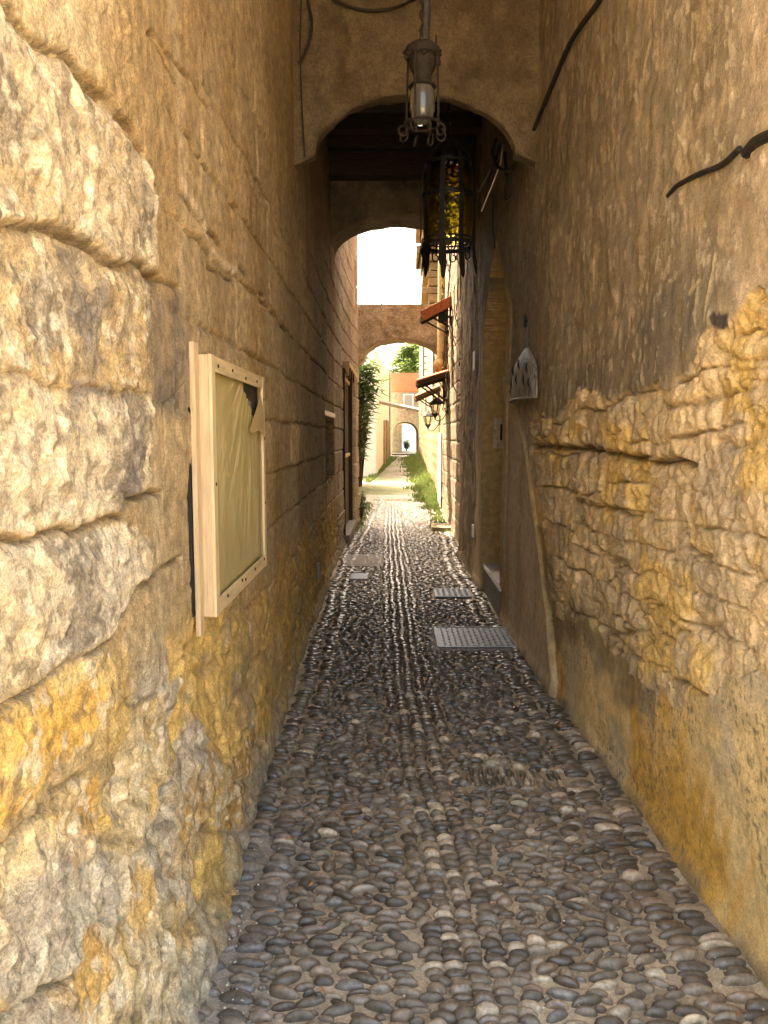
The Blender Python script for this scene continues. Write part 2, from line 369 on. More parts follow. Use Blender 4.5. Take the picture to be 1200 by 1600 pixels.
def left_fun(Y, Z):
    d = .012*fbm(Y*.9, Z*.9, 3, 3)+.008*fbm(Y*3.1, Z*3.1, 4, 5)
    wob = .018*fbm(Y*9, Z*9, 3, 91); wob2 = .018*fbm(Y*9+40, Z*9, 3, 97)
    U = Y+wob*.6; V = Z+wob2*.6
    low = sstep(.16, -.16, Z-(.92-.02*(Y-2))+.16*fbm(Y*1.7, Z*1.7, 3, 41))
    near = sstep(2.2, 1.98, Y+.10*fbm(Y*2, Z*2, 2, 9))
    # ashlar courses deeper in
    dv, du, bid = ashlar(Y+wob*.7, Z+wob2*.6+.03, .285, .46, 21)
    vis = sstep(2.0, 3.0, Y)*(1-low)*(.55+.45*sstep(-.1, .5, fbm(Y*1.3, Z*1.3, 3, 61)))
    outer = sstep(9.5, 10, Y)
    vis = np.maximum(vis*sstep(3.4, 2.2, Z-.12*Y), outer*.9)
    j = np.exp(-(dv/.010)**1.6)+.55*np.exp(-(du/.009)**1.6)
    d -= j*.026*vis; d += (bid-.5)*.014*vis+.004*fbm(Y*9, Z*9, 4, 63)*vis
    # low rubble: large worn lumps
    f1, f2, rid = voro(U*2.9, V*3.9+.4*fbm(Y*2, Z*2, 2, 8), 33)
    pil = np.minimum(f2-f1, .5)*2
    d += low*(1-near)*(.018*sstep(0, .45, pil)-.012)*(.6+.4*sstep(4.5, 2.5, Y))
    f1b, f2b, rid2 = voro(U*7.5, V*6.5, 37)
    d += low*(.006*sstep(0, .3, f2b-f1b)-.003)
    d += low*.010*fbm(Y*11, Z*8, 4, 19)+.085*sstep(.85, 0, Z)*sstep(4.2, 2.0, Y)+.03*sstep(.16, 0, Z)
    # colours
    tan = np.array([.44, .32, .17]); col = np.tile(tan, (len(Y), 1)); gr = np.array([.36, .30, .20]); och = np.array([.60, .39, .125]); beige = np.array([.60, .47, .28])
    golden = np.array([.52, .32, .075]); brown = np.array([.25, .175, .09])
    col = mix(col, np.array([.54, .40, .21]), sstep(-.1, .7, fbm(Y*1.1, Z*1.1, 4, 71)))
    col = mix(col, np.array([.38, .25, .11]), sstep(.05, .6, fbm(Y*1.6+3, Z*.9, 4, 73))*.8)
    col *= (1+(bid-.5)*.40*vis)[:, None]; col = mix(col, np.array([.16, .115, .06]), j*vis*.45)
    streak = fbm(Y*7, Z*.8, 4, 77)
    col = mix(col, beige, sstep(.15, .7, streak)*.35*sstep(3.5, 2, Y)+sstep(.3, .7, streak)*.2)
    col = mix(col, golden, low*sstep(2.0, 3.2, Y)*.9)
    lowc = mix(mix(np.tile(och, (len(Y), 1)), gr*1.25, sstep(-.15, .5, fbm(U*3, V*3, 4, 81))), brown*1.3, sstep(.1, .6, fbm(Y*2.2, Z*5, 4, 83))*.75)
    lowc *= (1+(rid-.5)*.4)[:, None]
    col = mix(col, lowc, low*(1-.55*sstep(2.6, 4.2, Y)))
    lich = np.zeros_like(Y)
    # near quoins
    qd = np.zeros_like(Y); qm = np.zeros_like(Y)
    for i, (pl, h, c) in enumerate(L_QUOINS):
        P = LW(*pl); sd = sd_poly(U, V, P, .16)
        m = sstep(-.004, .012, sd); pill = 1-np.exp(-np.maximum(sd, 0)/.035)
        pill = 1-np.exp(-np.maximum(sd, 0)/.009); qd = np.maximum(qd, m*(h*.08+h*.20*pill+(.028*sstep(.10,-.05,Z-1.95+.0*Y) if i == 0 else 0))); qm = np.maximum(qm, m)
        cc = np.array(c); ccol = mix(np.tile(cc, (len(Y), 1)), cc*np.array([1.08, .86, .48]), sstep(0., .6, fbm(Y*4+i, Z*4, 4, 111+i))*(.9 if i > 3 else .35))
        ccol = mix(ccol, np.array([.40, .33, .24]) if i > 3 else np.array([.25, .20, .135]), sstep(.08, .5, fbm(Y*3.2+i*3, Z*3.2, 5, 131+i))*.85)
        ccol = mix(ccol, np.array([.74, .62, .42]), sstep(.2, .5, fbm(Y*26, Z*26, 4, 151))*.6); ccol = mix(ccol, np.array([.15, .11, .07]), sstep(.35, .6, fbm(Y*34, Z*34, 3, 155))*.55)
        col = mix(col, ccol, m)
    rough = .013*fbm(Y*5.5, Z*5.5, 6, 23, .62)+.007*(ridged(Y*19, Z*19, 4, 29)-.5)-.004*sstep(.25, .5, fbm(Y*38, Z*38, 3, 31))-.006*sstep(.5, .65, fbm(Y*15, Z*15, 3, 35))
    d += qd+rough*qm*1.15+(.010+rough*.7)*near*(1-qm)+.004*ridged(Y*40, Z*40, 3, 53)*near
    # worn pits between lumps in the low near part
    d -= .020*sstep(.25, .6, fbm(Y*5.5, Z*5.5, 4, 47))*low*sstep(3.4, 2.2, Y)
    # dark band beside the board, above
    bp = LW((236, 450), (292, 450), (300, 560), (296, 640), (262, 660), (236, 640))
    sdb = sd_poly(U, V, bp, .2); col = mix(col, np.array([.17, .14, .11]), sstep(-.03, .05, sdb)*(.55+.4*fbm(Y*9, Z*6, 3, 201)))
    for q in range(3):   # dark weather stains on the big blocks
        c0 = LW([(140, 490), (205, 720), (150, 610)][q])[0]; s = [(.09, .13), (.08, .12), (.18, .02)][q]
        col = mix(col, np.array([.19, .16, .13]), sstep(1.25, .3, np.hypot((Y-c0[0])/s[0], (Z-c0[1])/s[1])+.5*fbm(Y*12, Z*12, 3, 210+q))*.75)
    for pts, dep, w, led in L_JOINTS:
        P = LW(*pts); sd = seg_dist(U, V, P, .2)
        dep2 = dep*(.65+.5*fbm(Y*6, Z*6, 2, 221)); w = w*np.clip(.25+.30*Y, .6, 1.6); g = np.exp(-(sd/w)**1.7)
        brk = sstep(-.25, .15, fbm(Y*5+7, Z*5, 3, 227)) if len(pts) > 4 and Y is not None and pts[0][0] > 160 and pts[0][1] < 500 else 1.0; g = g*brk; d -= dep2*g*.9
        col = mix(col, np.array([.13, .10, .07]), g*min(1, dep*22)*.75)
        if led:   # the stone above overhangs
            px_, pz_ = np.array([p[0] for p in P]), np.array([p[1] for p in P]); o = np.argsort(px_)
            zl = np.interp(U, px_[o], pz_[o]); below = (V < zl) & (U > px_[o][0]) & (U < px_[o][-1]); d -= np.where(below, led*np.exp(-(zl-V)/.06), 0)
    # mortar smears: pale
    for pts in ([(228, 285), (236, 340)], [(282, 285), (300, 320), (325, 360)], [(170, 170), (195, 200)], [(330, 390), (350, 410), (370, 420)]):
        sd = seg_dist(U, V, LW(*pts), .1); col = mix(col, np.array([.62, .50, .32]), sstep(.022, .006, sd+.008*fbm(Y*20, Z*20, 3, 231))*.8)
    d += .0035*fbm(Y*30, Z*30, 4, 241)*(.4+.6*near+.5*low)
    # shade of the deep passage painted into the colour, niche, door recess
    c = np.array
    nic = (sstep(7.98, 8.02, Y)*sstep(9.42, 9.38, Y))*(Z > 1.08+.06*fbm(Y*6, Z*0, 2, 5))*(Z < 1.80)
    d -= .24*nic
    dr = (sstep(11.06, 11.10, Y)*sstep(13.22, 13.18, Y))*(Z < 2.60)*(Z > .10)
    d -= .12*dr
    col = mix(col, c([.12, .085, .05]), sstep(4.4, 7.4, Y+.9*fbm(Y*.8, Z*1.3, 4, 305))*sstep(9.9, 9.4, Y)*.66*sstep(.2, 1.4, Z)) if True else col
    col = mix(col, mix(np.tile(c([.38, .31, .23]), (len(Y), 1)), c([.26, .21, .15]), sstep(-.2, .5, fbm(Y*1.3, Z*1.3, 4, 93))), outer)
    col *= (1+(bid-.5)*.3*outer)[:, None]
    dirt = sstep(.22, .0, Z+.08*fbm(Y*5, Z*5, 3, 301)); col = mix(col, c([.25, .22, .17]), dirt*.7)
    return d, col
lo = [.92]; y = 1.0
while y < 14.1:
    lo.append(y); y += y*.0034 if y < 4 else y*.0042 if y < 7.8 else .033
lo += [7.97, 8.0, 8.03, 9.37, 9.4, 9.43, 11.05, 11.08, 11.11, 13.17, 13.2, 13.23]
Ys = np.array(sorted(lo))
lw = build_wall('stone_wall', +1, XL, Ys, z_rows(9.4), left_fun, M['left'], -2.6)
tag(lw, 'long weathered stone wall on the left with big rough golden blocks in front', 'wall')

# --- right wall
R_MASK = [(826, 640), (860, 652), (885, 640), (915, 600), (950, 628), (985, 604), (1020, 600), (1060, 592), (1088, 560), (1100, 515), (1140, 492), (1175, 470), (1300, 455),
          (1300, 1040), (1200, 1040), (1120, 1075), (1080, 1090), (1050, 1105), (1010, 1070), (985, 1040), (950, 1010), (930, 985), (915, 960), (890, 975), (868, 965), (862, 900), (852, 830), (842, 760), (832, 700)]
R_JOINTS = [
    ([(832, 694), (868, 697), (900, 699), (940, 702), (985, 710), (1010, 716), (1040, 716), (1088, 729)], .050, .010, .030),
    ([(1030, 622), (1050, 632), (1085, 627), (1118, 620), (1155, 606)], .026, .009, .008),
    ([(890, 775), (925, 788), (950, 793), (975, 800), (995, 810)], .034, .008, .016),
    ([(926, 856), (950, 868), (975, 880)], .030, .008, .008), ([(985, 800), (986, 840), (984, 880)], .016, .007, 0),
    ([(1028, 628), (1030, 680), (1040, 715)], .018, .007, 0), ([(1100, 640), (1102, 680), (1098, 728)], .018, .007, 0),
    ([(1065, 855), (1090, 866), (1112, 870)], .025, .009, .006), ([(1148, 780), (1150, 840), (1176, 890)], .022, .010, 0),
    ([(1120, 690), (1150, 702), (1180, 694)], .020, .010, 0), ([(1010, 730), (1004, 790), (1002, 815)], .016, .008, 0),
    ([(885, 730), (888, 775)], .012, .006, 0), ([(918, 735), (920, 785)], .012, .006, 0), ([(940, 985), (975, 990), (1010, 985)], .022, .009, .004),
    ([(1040, 975), (1085, 985), (1120, 978)], .020, .009, 0), ([(985, 555), (990, 570)], .01, .006, 0),
    ([(1120, 548), (1160, 560), (1200, 556)], .018, .009, .004), ([(1150, 612), (1200, 598)], .018, .009, 0),
]
def right_fun(Y, Z):
    wob = .016*fbm(Y*8, Z*8, 3, 391); wob2 = .016*fbm(Y*8+40, Z*8, 3, 397)
    U = Y+wob; V = Z+wob2; c = np.array
    d = .014*fbm(Y*.8, Z*.8, 3, 303)+.006*fbm(Y*3.1, Z*3.1, 4, 305)
    sd = sd_poly(Y+wob*2.2, Z+wob2*2.2, RW(*R_MASK), .5); rub = sstep(-.006, .008, sd+.02*fbm(Y*14, Z*14, 4, 348))
    # vertical weathering on the old render
    up = sstep(1.2, 1.8, Z)*(1-rub)
    st = fbm(Y*15, Z*8, 5, 311); d += up*(.0014*st+.003*fbm(Y*13, Z*7, 5, 315))
    d += up*.006*sstep(.1, .5, fbm(Y*3.5, Z*2.6, 5, 317))
    # rubble
    f1, f2, rid = voro(U*4.2+.35*fbm(Y*3.3, Z*3.3, 3, 319), V*7.0+.35*fbm(Y*1.5, Z*1.5, 2, 318), 333, .95); g1, g2, gid = voro(U*8.0+.4*fbm(Y*6, Z*6, 3, 320), V*13.0+.4*fbm(Y*6+9, Z*6, 3, 322), 337, .95)
    big = sstep(.0, .10, f2-f1); small = sstep(0, .12, g2-g1)
    sel = sstep(-.05, .15, fbm(Y*2.3, Z*2.3, 2, 341)); smear = sstep(.0, .35, fbm(Y*2.9+7, Z*3.6, 4, 349))
    U0 = Y+wob*.45; V0 = Z+wob2*.45; adv, adu, aid = ashlar(U0+.05*fbm(Y*4, Z*4, 3, 351), V0+.030*fbm(Y*3, Z*3, 3, 352)+.03*Y, .125, .23, 353); am = np.minimum(adv, adu*.9); ap = sstep(0, .009, am)*(.86+.14*sstep(0, .04, am)); bdv, bdu, bid_ = ashlar(U0+.05*fbm(Y*3, Z*3, 3, 354), V0+.035*fbm(Y*2.4, Z*2.4, 3, 355)+.05*Y, .215, .34, 356); bm_ = np.minimum(bdv, bdu); bp_ = sstep(0, .010, bm_)*(.86+.14*sstep(0, .05, bm_)); bsel = sstep(.05, .12, fbm(Y*1.5+4, Z*1.8, 3, 357)); ap = mixv(ap, bp_, bsel); aid = mixv(aid, bid_, bsel); coarse = np.maximum(sstep(.35, .5, aid), bsel)
    hr = mixv(.030*ap+.020*(aid-.5), mixv(.022*big+.022*(rid-.5), .020*small+.018*(gid-.5), sel*.9), 1-coarse)*(1-.5*smear)+.010*smear
    d += rub*(hr-.026+.013*fbm(Y*11, Z*11, 6, 343, .66)+.006*fbm(Y*4.5, Z*6, 3, 344)-.006*sstep(.3, .6, fbm(Y*24, Z*24, 3, 346)))
    d -= rub*.020*sstep(.3, .7, fbm(Y*3.4, Z*4.4, 3, 347))
    # cement patch round the doorway
    pp = RW((742, 640), (760, 500), (806, 628), (824, 690), (836, 780), (850, 880), (860, 960), (872, 1110), (800, 1060), (700, 880), (727, 860), (729, 780), (741, 705))
    sp = sd_poly(Y+wob*.6, Z+wob2*.6, pp, .4); pat = sstep(-.012, .012, sp)
    d = mixv(d, .016+.004*fbm(Y*2, Z*2, 2, 351), pat); d += .012*np.exp(-((sp-.03)/.028)**2)*(Z < 2.3)*(Y < 6.2)
    low = sstep(.05, -.05, Z-1.35)*(1-rub)*(1-pat)
    d += low*(.006*fbm(Y*2.2, Z*1.6, 3, 353)+.0015*fbm(Y*14, Z*10, 4, 355)); d += .02*sstep(.12, 0, Z)
    # colours
    n = len(Y); col = np.tile(c([.36, .29, .19]), (n, 1))
    col = mix(col, c([.32, .245, .145]), sstep(-.2, .5, fbm(Y*6, Z*2.6, 6, 361)))
    col = mix(col, c([.56, .43, .25]), sstep(.15, .6, fbm(Y*12, Z*6, 5, 363))*.7)
    # ghost of a grey-black weathered area with drips
    gp = RW((1010, 470), (1060, 400), (1150, 380), (1165, 440), (1150, 500), (1095, 520), (1080, 560), (1050, 600), (1000, 640), (1020, 715), (900, 715), (850, 640), (900, 560))
    sg = sd_poly(Y+wob*2, Z+wob2*1.2, gp, .4); gm = sstep(-.03, .10, sg)*(.45+.6*sstep(-.3, .4, fbm(Y*12, Z*2.5, 4, 365)))
    col = mix(col, c([.19, .165, .125]), gm*.75)
    col = mix(col, c([.56, .43, .27]), sstep(2.75, 2.25, Y+.2*fbm(Y*2, Z*1.2, 3, 367))*(Z > .9)*.9)
    fl = sstep(.42, .55, fbm(Y*26, Z*15, 4, 369))*up; col = mix(col, c([.62, .52, .36]), fl*.6); d += fl*.002
    rc = mix(np.tile(c([.66, .49, .27]), (n, 1)), c([.72, .49, .18]), sstep(0, .5, fbm(U*3, V*4, 3, 371)))
    rc = mix(rc, c([.50, .39, .25]), sstep(.05, .5, fbm(U*4+9, V*4, 4, 373))*.8)
    rc *= (1+(mixv(aid, gid, 1-coarse)-.5)*.34*(1-smear))[:, None]
    rc = mix(rc, c([.24, .16, .08]), (1-mixv(ap, mixv(big, small, sel*.75), 1-coarse))*.75*(1-.6*smear))
    col = mix(col, rc, rub)
    lc = mix(np.tile(c([.72, .53, .25]), (n, 1)), c([.66, .38, .085]), sstep(.0, .55, fbm(Y*3.5+.8*Z, Z*1.1, 4, 375)))
    lc = mix(lc, c([.52, .43, .29]), sstep(.1, .6, fbm(Y*2.6+20, Z*2.0, 4, 377))*.7)
    lc = mix(lc, c([.20, .15, .09]), sstep(.38, .62, fbm(Y*75, Z*60, 3, 379))*sstep(-.3, .5, fbm(Y*2, Z*2, 2, 380))*.75)
    low2 = sstep(.03, -.03, Z-1.25+.0*Y)*(1-rub); col = mix(col, lc, low2)
    dk = sstep(.12, -.02, np.abs(sd+.05)-.05+.08*fbm(Y*5, Z*3, 3, 381))*(Z < 1.0)*(Y > 3.0); col = mix(col, c([.17, .125, .07]), dk*.7)
    pc = mix(np.tile(c([.56, .43, .27]), (n, 1)), c([.46, .34, .20]), sstep(-.2, .5, fbm(Y*4, Z*1.0, 4, 383)))
    pc = mix(pc, c([.52, .40, .22]), np.exp(-((sp-.03)/.035)**2)*(Y < 6.2)); col = mix(col, pc, pat)
    col = mix(col, c([.13, .095, .06]), sstep(3.6, 6.4, Y+.9*fbm(Y*.9, Z*1.2, 4, 384))*sstep(1.4, 2.8, Z+.4*fbm(Y*1.5, Z, 3, 382))*.62)  # shade of the upper passage painted in, darker with distance
    # pointed doorway
    yc, hw, zs, RR = 7.14, .62, 2.45, .76
    zz = np.clip(Z-zs, 0, .75); w = np.where(Z > zs, np.sqrt(np.maximum(RR*RR-zz*zz*.98, 0))-(RR-hw), hw); w = np.where(Z > zs+.74, -1, w)
    rec = (np.abs(Y-yc) < w)*1.0
    band = sstep(.19, .17, np.abs(Y-yc)-np.maximum(w, 0))*(Z < zs+.9-.9*np.abs(Y-yc))*(1-rec)
    d += band*.014*(Z > .3); col = mix(col, c([.36, .27, .15]), band*.8)
    d -= .34*rec; jam = sstep(.34, .0, np.abs(np.abs(Y-yc)-np.maximum(w, 0))); col = mix(col, mix(np.tile(c([.56, .37, .14]), (n, 1)), c([.42, .26, .09]), sstep(-.1, .4, fbm(Y*5, Z*2.2, 4, 386))), np.maximum(rec, (band > .2)*.35))
    # soot-dark rough stretch beyond the doorway
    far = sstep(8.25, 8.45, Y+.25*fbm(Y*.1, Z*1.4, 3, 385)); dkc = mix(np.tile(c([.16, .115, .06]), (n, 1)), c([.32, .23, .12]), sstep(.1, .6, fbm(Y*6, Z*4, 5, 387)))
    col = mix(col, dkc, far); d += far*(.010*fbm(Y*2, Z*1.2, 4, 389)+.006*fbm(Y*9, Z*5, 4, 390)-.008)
    out = sstep(10.3, 10.4, Y); dv, du, bid = ashlar(Y+wob, Z+wob2, .30, .5, 321)
    col = mix(col, mix(np.tile(c([.30, .23, .15]), (n, 1)), c([.17, .125, .08]), sstep(-.1, .5, fbm(Y*2, Z*2.4, 5, 395))), out)
    d -= out*.012*np.exp(-(np.minimum(dv, du)/.02)**2)
    for pts, dep, wd, led in R_JOINTS:
        P = RW(*pts); s2 = seg_dist(U, V, P, .2); wd = wd*np.clip(.5+.25*Y, .9, 2); g = np.exp(-(s2/wd)**1.6); d -= dep*(.7+.4*fbm(Y*6, Z*6, 2, 421))*g
        col = mix(col, c([.10, .075, .05]), g*min(1, dep*20)*.75)
        if led:
            px_, pz_ = np.array([p[0] for p in P]), np.array([p[1] for p in P]); o = np.argsort(px_)
            zl = np.interp(U, px_[o], pz_[o]); below = (V < zl) & (U > px_[o][0]) & (U < px_[o][-1]); d -= np.where(below, led*np.exp(-(zl-V)/.07), 0)
            above = (V >= zl) & (U > px_[o][0]) & (U < px_[o][-1]); d += np.where(above, led*.5*np.exp(-(V-zl)/.10), 0)
    # scratch and flake marks in the render
    for pts in ([(1018, 68), (1012, 95), (1008, 120)], [(1064, 210), (1072, 240)], [(1078, 455), (1095, 440)], [(1117, 400), (1110, 450), (1100, 500)]):
        s2 = seg_dist(U, V, RW(*pts), .1); m = sstep(.014, .004, s2); col = mix(col, c([.66, .53, .30]), m*.8); d += m*.004
    s2 = seg_dist(U, V, RW((1120, 497), (1132, 500)), .1); col = mix(col, c([.05, .045, .04]), sstep(.035, .015, s2+.01*fbm(Y*30, Z*30, 2, 5))*.9)
    d += .0018*fbm(Y*34, Z*34, 4, 441)*(.5+rub)
    dirt = sstep(.10, .0, Z+.06*fbm(Y*5, Z*5, 3, 401)); col = mix(col, c([.2, .16, .11]), dirt*.75)
    return d, col
def mixv(a, b, t): return a*(1-t)+b*t
ro = [1.45]; y = 1.5
while y < 15.95:
    ro.append(y); y += y*.0030 if y < 4.6 else y*.0044 if y < 6.3 else (.014 if y < 8.0 else .04)
ro += [6.519, 6.521, 7.759, 7.761]
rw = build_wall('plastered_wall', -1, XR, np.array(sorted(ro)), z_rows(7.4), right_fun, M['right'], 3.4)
tag(rw, 'long right-hand wall of crumbling brown render over exposed rubble, yellow below', 'wall')
# ------------------------------------------------------------------ cobbled path
def ground_z(X, Y): return .0+.006*fbm(X*2, Y*2, 3, 501)+.012*np.exp(-((X-XL(Y))/.10)**2)+.012*np.exp(-((X-XR(Y))/.08)**2)
ys = [-.6]
while ys[-1] < 20.5: ys.append(ys[-1]+max(.02, .008*max(ys[-1], 0)))
xs = np.linspace(-1.3, 1.6, 200); GX, GY = np.meshgrid(xs, np.array(ys)); gx, gy = GX.ravel(), GY.ravel()
gz = ground_z(gx, gy)+.0025*fbm(gx*25, gy*25, 4, 503); gz -= .02*((gx < XL(gy)-.1) | (gx > XR(gy)+.1))
gc = mix(np.tile(np.array([.44, .365, .25]), (len(gx), 1)), np.array([.30, .245, .165]), sstep(-.2, .5, fbm(gx*4, gy*4, 4, 505)))
mid_dark = sstep(4.0, 7.0, gy)*sstep(14, 11, gy); gc = mix(gc, np.array([.14, .12, .10]), mid_dark*.5)  # mortar darker along the middle stretch of the path
gc = mix(gc, np.array([.30, .27, .22]), sstep(.30, .05, np.abs(gx-XL(gy)-.18)+.12*fbm(gx*5, gy*3, 3, 506))*(gy < 3.2)*.8)
gc = mix(gc, np.array([.26, .235, .19]), sstep(13, 17, gy))
pathbase = mesh_np('path', np.stack([gx, gy, gz], 1), grid_faces(*GX.shape), M['left'], None, gc); pathbase.data.materials[0] = rough_stone('path_mortar_col', None, var=.3, fine=130, bump=.9, bdist=.003, medium=18, rough=.8)
tag(pathbase, kind='structure')

def dome(nl, nv):
    vs = []; 
    for j in range(nv):
        a = (j/nv)*(math.pi/2+.25)-.25     # starts a little below the waist
        for k in range(nl):
            t = 2*math.pi*k/nl; vs.append((math.cos(a)*math.cos(t), math.cos(a)*math.sin(t), math.sin(a)))
    vs.append((0, 0, 1)); f = []
    for j in range(nv-1):
        for k in range(nl): f.append((j*nl+k, j*nl+(k+1) % nl, (j+1)*nl+(k+1) % nl, (j+1)*nl+k))
    top = (nv-1)*nl
    for k in range(0, nl, 2): f.append((top+k, top+(k+1) % nl, top+(k+2) % nl, len(vs)-1))
    return np.array(vs), np.array(f)
pebs = []   # x, y, half-length, half-width, height, angle
COVERS = [(.36, .97, 5.62, 6.22), (.42, .80, 7.42, 7.86), (-.47, -.26, 8.35, 8.75)]
def ok(x, y):
    return not any(a-.03 < x < b+.03 and c-.03 < y < d+.03 for a, b, c, d in COVERS)
P0, P1 = .9, 20
def column(cfun, half, pitch, lenf, jx, jr, seed, hgt=.025, drop=0.0):
    r = random.Random(seed); y = P0+r.random()*pitch
    while y < P1:
        fac = 1 if y < 7 else (1.12 if y < 12 else 1.35)
        p = pitch*r.uniform(.72, 1.3)*fac; x = cfun(y)+r.gauss(0, jx); a = half*lenf*r.uniform(.78, 1.1)
        if XL(y)+.03 < x < XR(y)-.03 and r.random() > drop+max(0, (y-14.5)*.16) and ok(x, y):
            pebs.append((x, y+p/2, a, p*.5*r.uniform(1.0, 1.2), hgt*r.uniform(.7, 1.25), r.gauss(0, jr)))
        y += p
for k in range(-2, 3): column(lambda y, k=k: float(XC(y))+k*.066+.006*math.sin(y*5+k), .035, .034, 1.02, .004 if abs(k) < 2 else .012, .10 if abs(k) < 2 else .2, 10+k)
for k in range(2):
    column(lambda y, k=k: float(XL(y))+.10+.115*k+.012*math.sin(y*3), .052, .036, 1.0, .012, .14, 30+k, drop=.12)
    column(lambda y, k=k: float(XR(y))-.07-.115*k-.012*math.sin(y*3), .054, .036, 1.0, .012, .14, 40+k, drop=.08)
# loose field stones between the ordered rows
r = random.Random(5); cell = {}
def put(x, y, a, b, h, ang):
    k = (int(x/.12), int(y/.12))
    for i in (-1, 0, 1):
        for j in (-1, 0, 1):
            for q in cell.get((k[0]+i, k[1]+j), ()):
                dx, dy = (x-q[0])/((a+q[2])*.97), (y-q[1])/((b+q[3])*1.06)
                if dx*dx+dy*dy < 1: return False
    cell.setdefault(k, []).append((x, y, a, b)); pebs.append((x, y, a, b, h, ang)); return True
for rw_ in (3.40, 3.485):
    x = .36+.02*(rw_ > 3.45)
    while x < .80: pebs.append((x, rw_+.03*math.sin(x*5)+r.gauss(0, .004), r.uniform(.012, .016), r.uniform(.036, .044), r.uniform(.018, .026), r.gauss(0, .08))); x += r.uniform(.026, .034)
for p in list(pebs): cell.setdefault((int(p[0]/.12), int(p[1]/.12)), []).append((p[0], p[1], p[2], p[3]))
for (y0, y1, tries, sc) in ((.9, 4, 42000, 1.0), (4, 8, 42000, 1.0), (8, 13, 30000, 1.1), (13, 18, 9000, 1.3), (18, 20, 700, 1.4)):
    for t in range(tries):
        y = r.uniform(y0, y1); x = r.uniform(float(XL(y))+.05, float(XR(y))-.05)
        if abs(x-float(XC(y))) < .18 or x < float(XL(y))+.26 or x > float(XR(y))-.24: continue
        big = r.random()
        shrink = 1 if t < tries*.35 else (.72 if t < tries*.7 else .45)
        a = r.uniform(.030, .053)*sc*shrink; b = r.uniform(.0115, .0185)*sc*max(shrink, .6); ang = r.gauss(0, .22)
        if big < .06: a, b = r.uniform(.022, .030)*shrink, r.uniform(.030, .040)*shrink
        pass
        if ok(x, y): put(x, y, a, b, r.uniform(.019, .032)*max(shrink, .65), ang)
pebs = np.array(pebs); npb = len(pebs); print('pebbles', npb)
cos_, fcs, cls = [], [], []; base = 0
for (y0, y1, nl, nv) in ((0, 3.3, 18, 7), (3.3, 6, 12, 5), (6, 10, 10, 4), (10, 30, 8, 3)):
    P = pebs[(pebs[:, 1] >= y0) & (pebs[:, 1] < y1)]; n = len(P); T, F = dome(nl, nv); m = len(T)
    ph = rng.random((n, 6))*6.28
    ux, uy, uz = T[None, :, 0], T[None, :, 1], T[None, :, 2]; th = np.arctan2(uy, ux)
    rad = 1+.07*np.sin(2*th+ph[:, :1])+.05*np.sin(3*th+ph[:, 1:2])+.03*np.sin(5*th+ph[:, 2:3])
    # fuller, flatter-topped than an ellipsoid
    zz = np.sign(uz)*np.abs(uz)**.85*(1+.10*np.sin(th+ph[:, 3:4])*(1-np.abs(uz)))
    X = ux*rad*P[:, 2:3]; Yy = uy*rad*P[:, 3:4]+P[:, 3:4]*.25*np.sin(ph[:, 4:5])*(1-(ux)**2)*.6; Zz = zz*P[:, 4:5]*(1-.35*sstep(4, 8, P[:, 1:2])-.25*sstep(11, 15, P[:, 1:2]))
    Zz = Zz+Yy*.18*np.sin(ph[:, 5:6])+X*.07*np.sin(ph[:, 4:5])
    ca, sa = np.cos(P[:, 5:6]), np.sin(P[:, 5:6]); XX = X*ca-Yy*sa+P[:, :1]; YY = X*sa+Yy*ca+P[:, 1:2]
    ZZ = Zz+ground_z(P[:, 0], P[:, 1])[:, None]-.002
    cos_.append(np.stack([XX, YY, ZZ], 2).reshape(-1, 3))
    fcs.append((F[None]+(np.arange(n)*m)[:, None, None]).reshape(-1, 4)+base); base += n*m
    h = rng.random(n); h2 = rng.random(n); g = .050+.090*rng.random(n)**1.4
    c = np.stack([g*1.28, g*1.0, g*.68], 1)*1.12
    br = h < .22; c[br] = np.stack([g*1.38, g*1.0, g*.66], 1)[br]*1.05
    bl = (h > .22) & (h < .29); c[bl] = np.stack([g*1.1, g*.98, g*.80], 1)[bl]
    pale = (h2 < np.where((P[:, 0] > .1) & (P[:, 1] < 4.2), .12, .03)); c[pale] = np.stack([.36+.12*h, .29+.09*h, .20+.05*h], 1)[pale]
    mid = (h2 > .5) & (P[:, 1] < 4); c[mid & ~pale] *= 1.3
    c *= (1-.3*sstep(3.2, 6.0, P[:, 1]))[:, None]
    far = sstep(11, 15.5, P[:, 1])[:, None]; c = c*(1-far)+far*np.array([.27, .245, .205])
    dust = (np.abs(P[:, 0]-XL(P[:, 1])) < .3) & (P[:, 1] < 3); c[dust] = c[dust]*.8+.03
    cls.append(np.repeat(c, m, axis=0))
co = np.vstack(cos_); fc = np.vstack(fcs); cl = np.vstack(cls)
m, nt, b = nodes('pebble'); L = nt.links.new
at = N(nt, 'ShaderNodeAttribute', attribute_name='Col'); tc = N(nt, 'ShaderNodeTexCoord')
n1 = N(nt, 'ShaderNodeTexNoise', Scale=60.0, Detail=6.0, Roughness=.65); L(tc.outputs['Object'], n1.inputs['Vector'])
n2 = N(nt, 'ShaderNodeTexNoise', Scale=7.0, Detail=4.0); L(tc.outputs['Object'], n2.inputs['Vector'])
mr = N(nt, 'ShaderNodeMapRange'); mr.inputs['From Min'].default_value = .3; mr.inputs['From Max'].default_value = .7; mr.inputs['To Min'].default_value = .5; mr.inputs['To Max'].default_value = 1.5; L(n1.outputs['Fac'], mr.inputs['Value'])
vm = N(nt, 'ShaderNodeVectorMath', operation='SCALE'); L(at.outputs['Color'], vm.inputs[0]); L(mr.outputs[0], vm.inputs['Scale'])
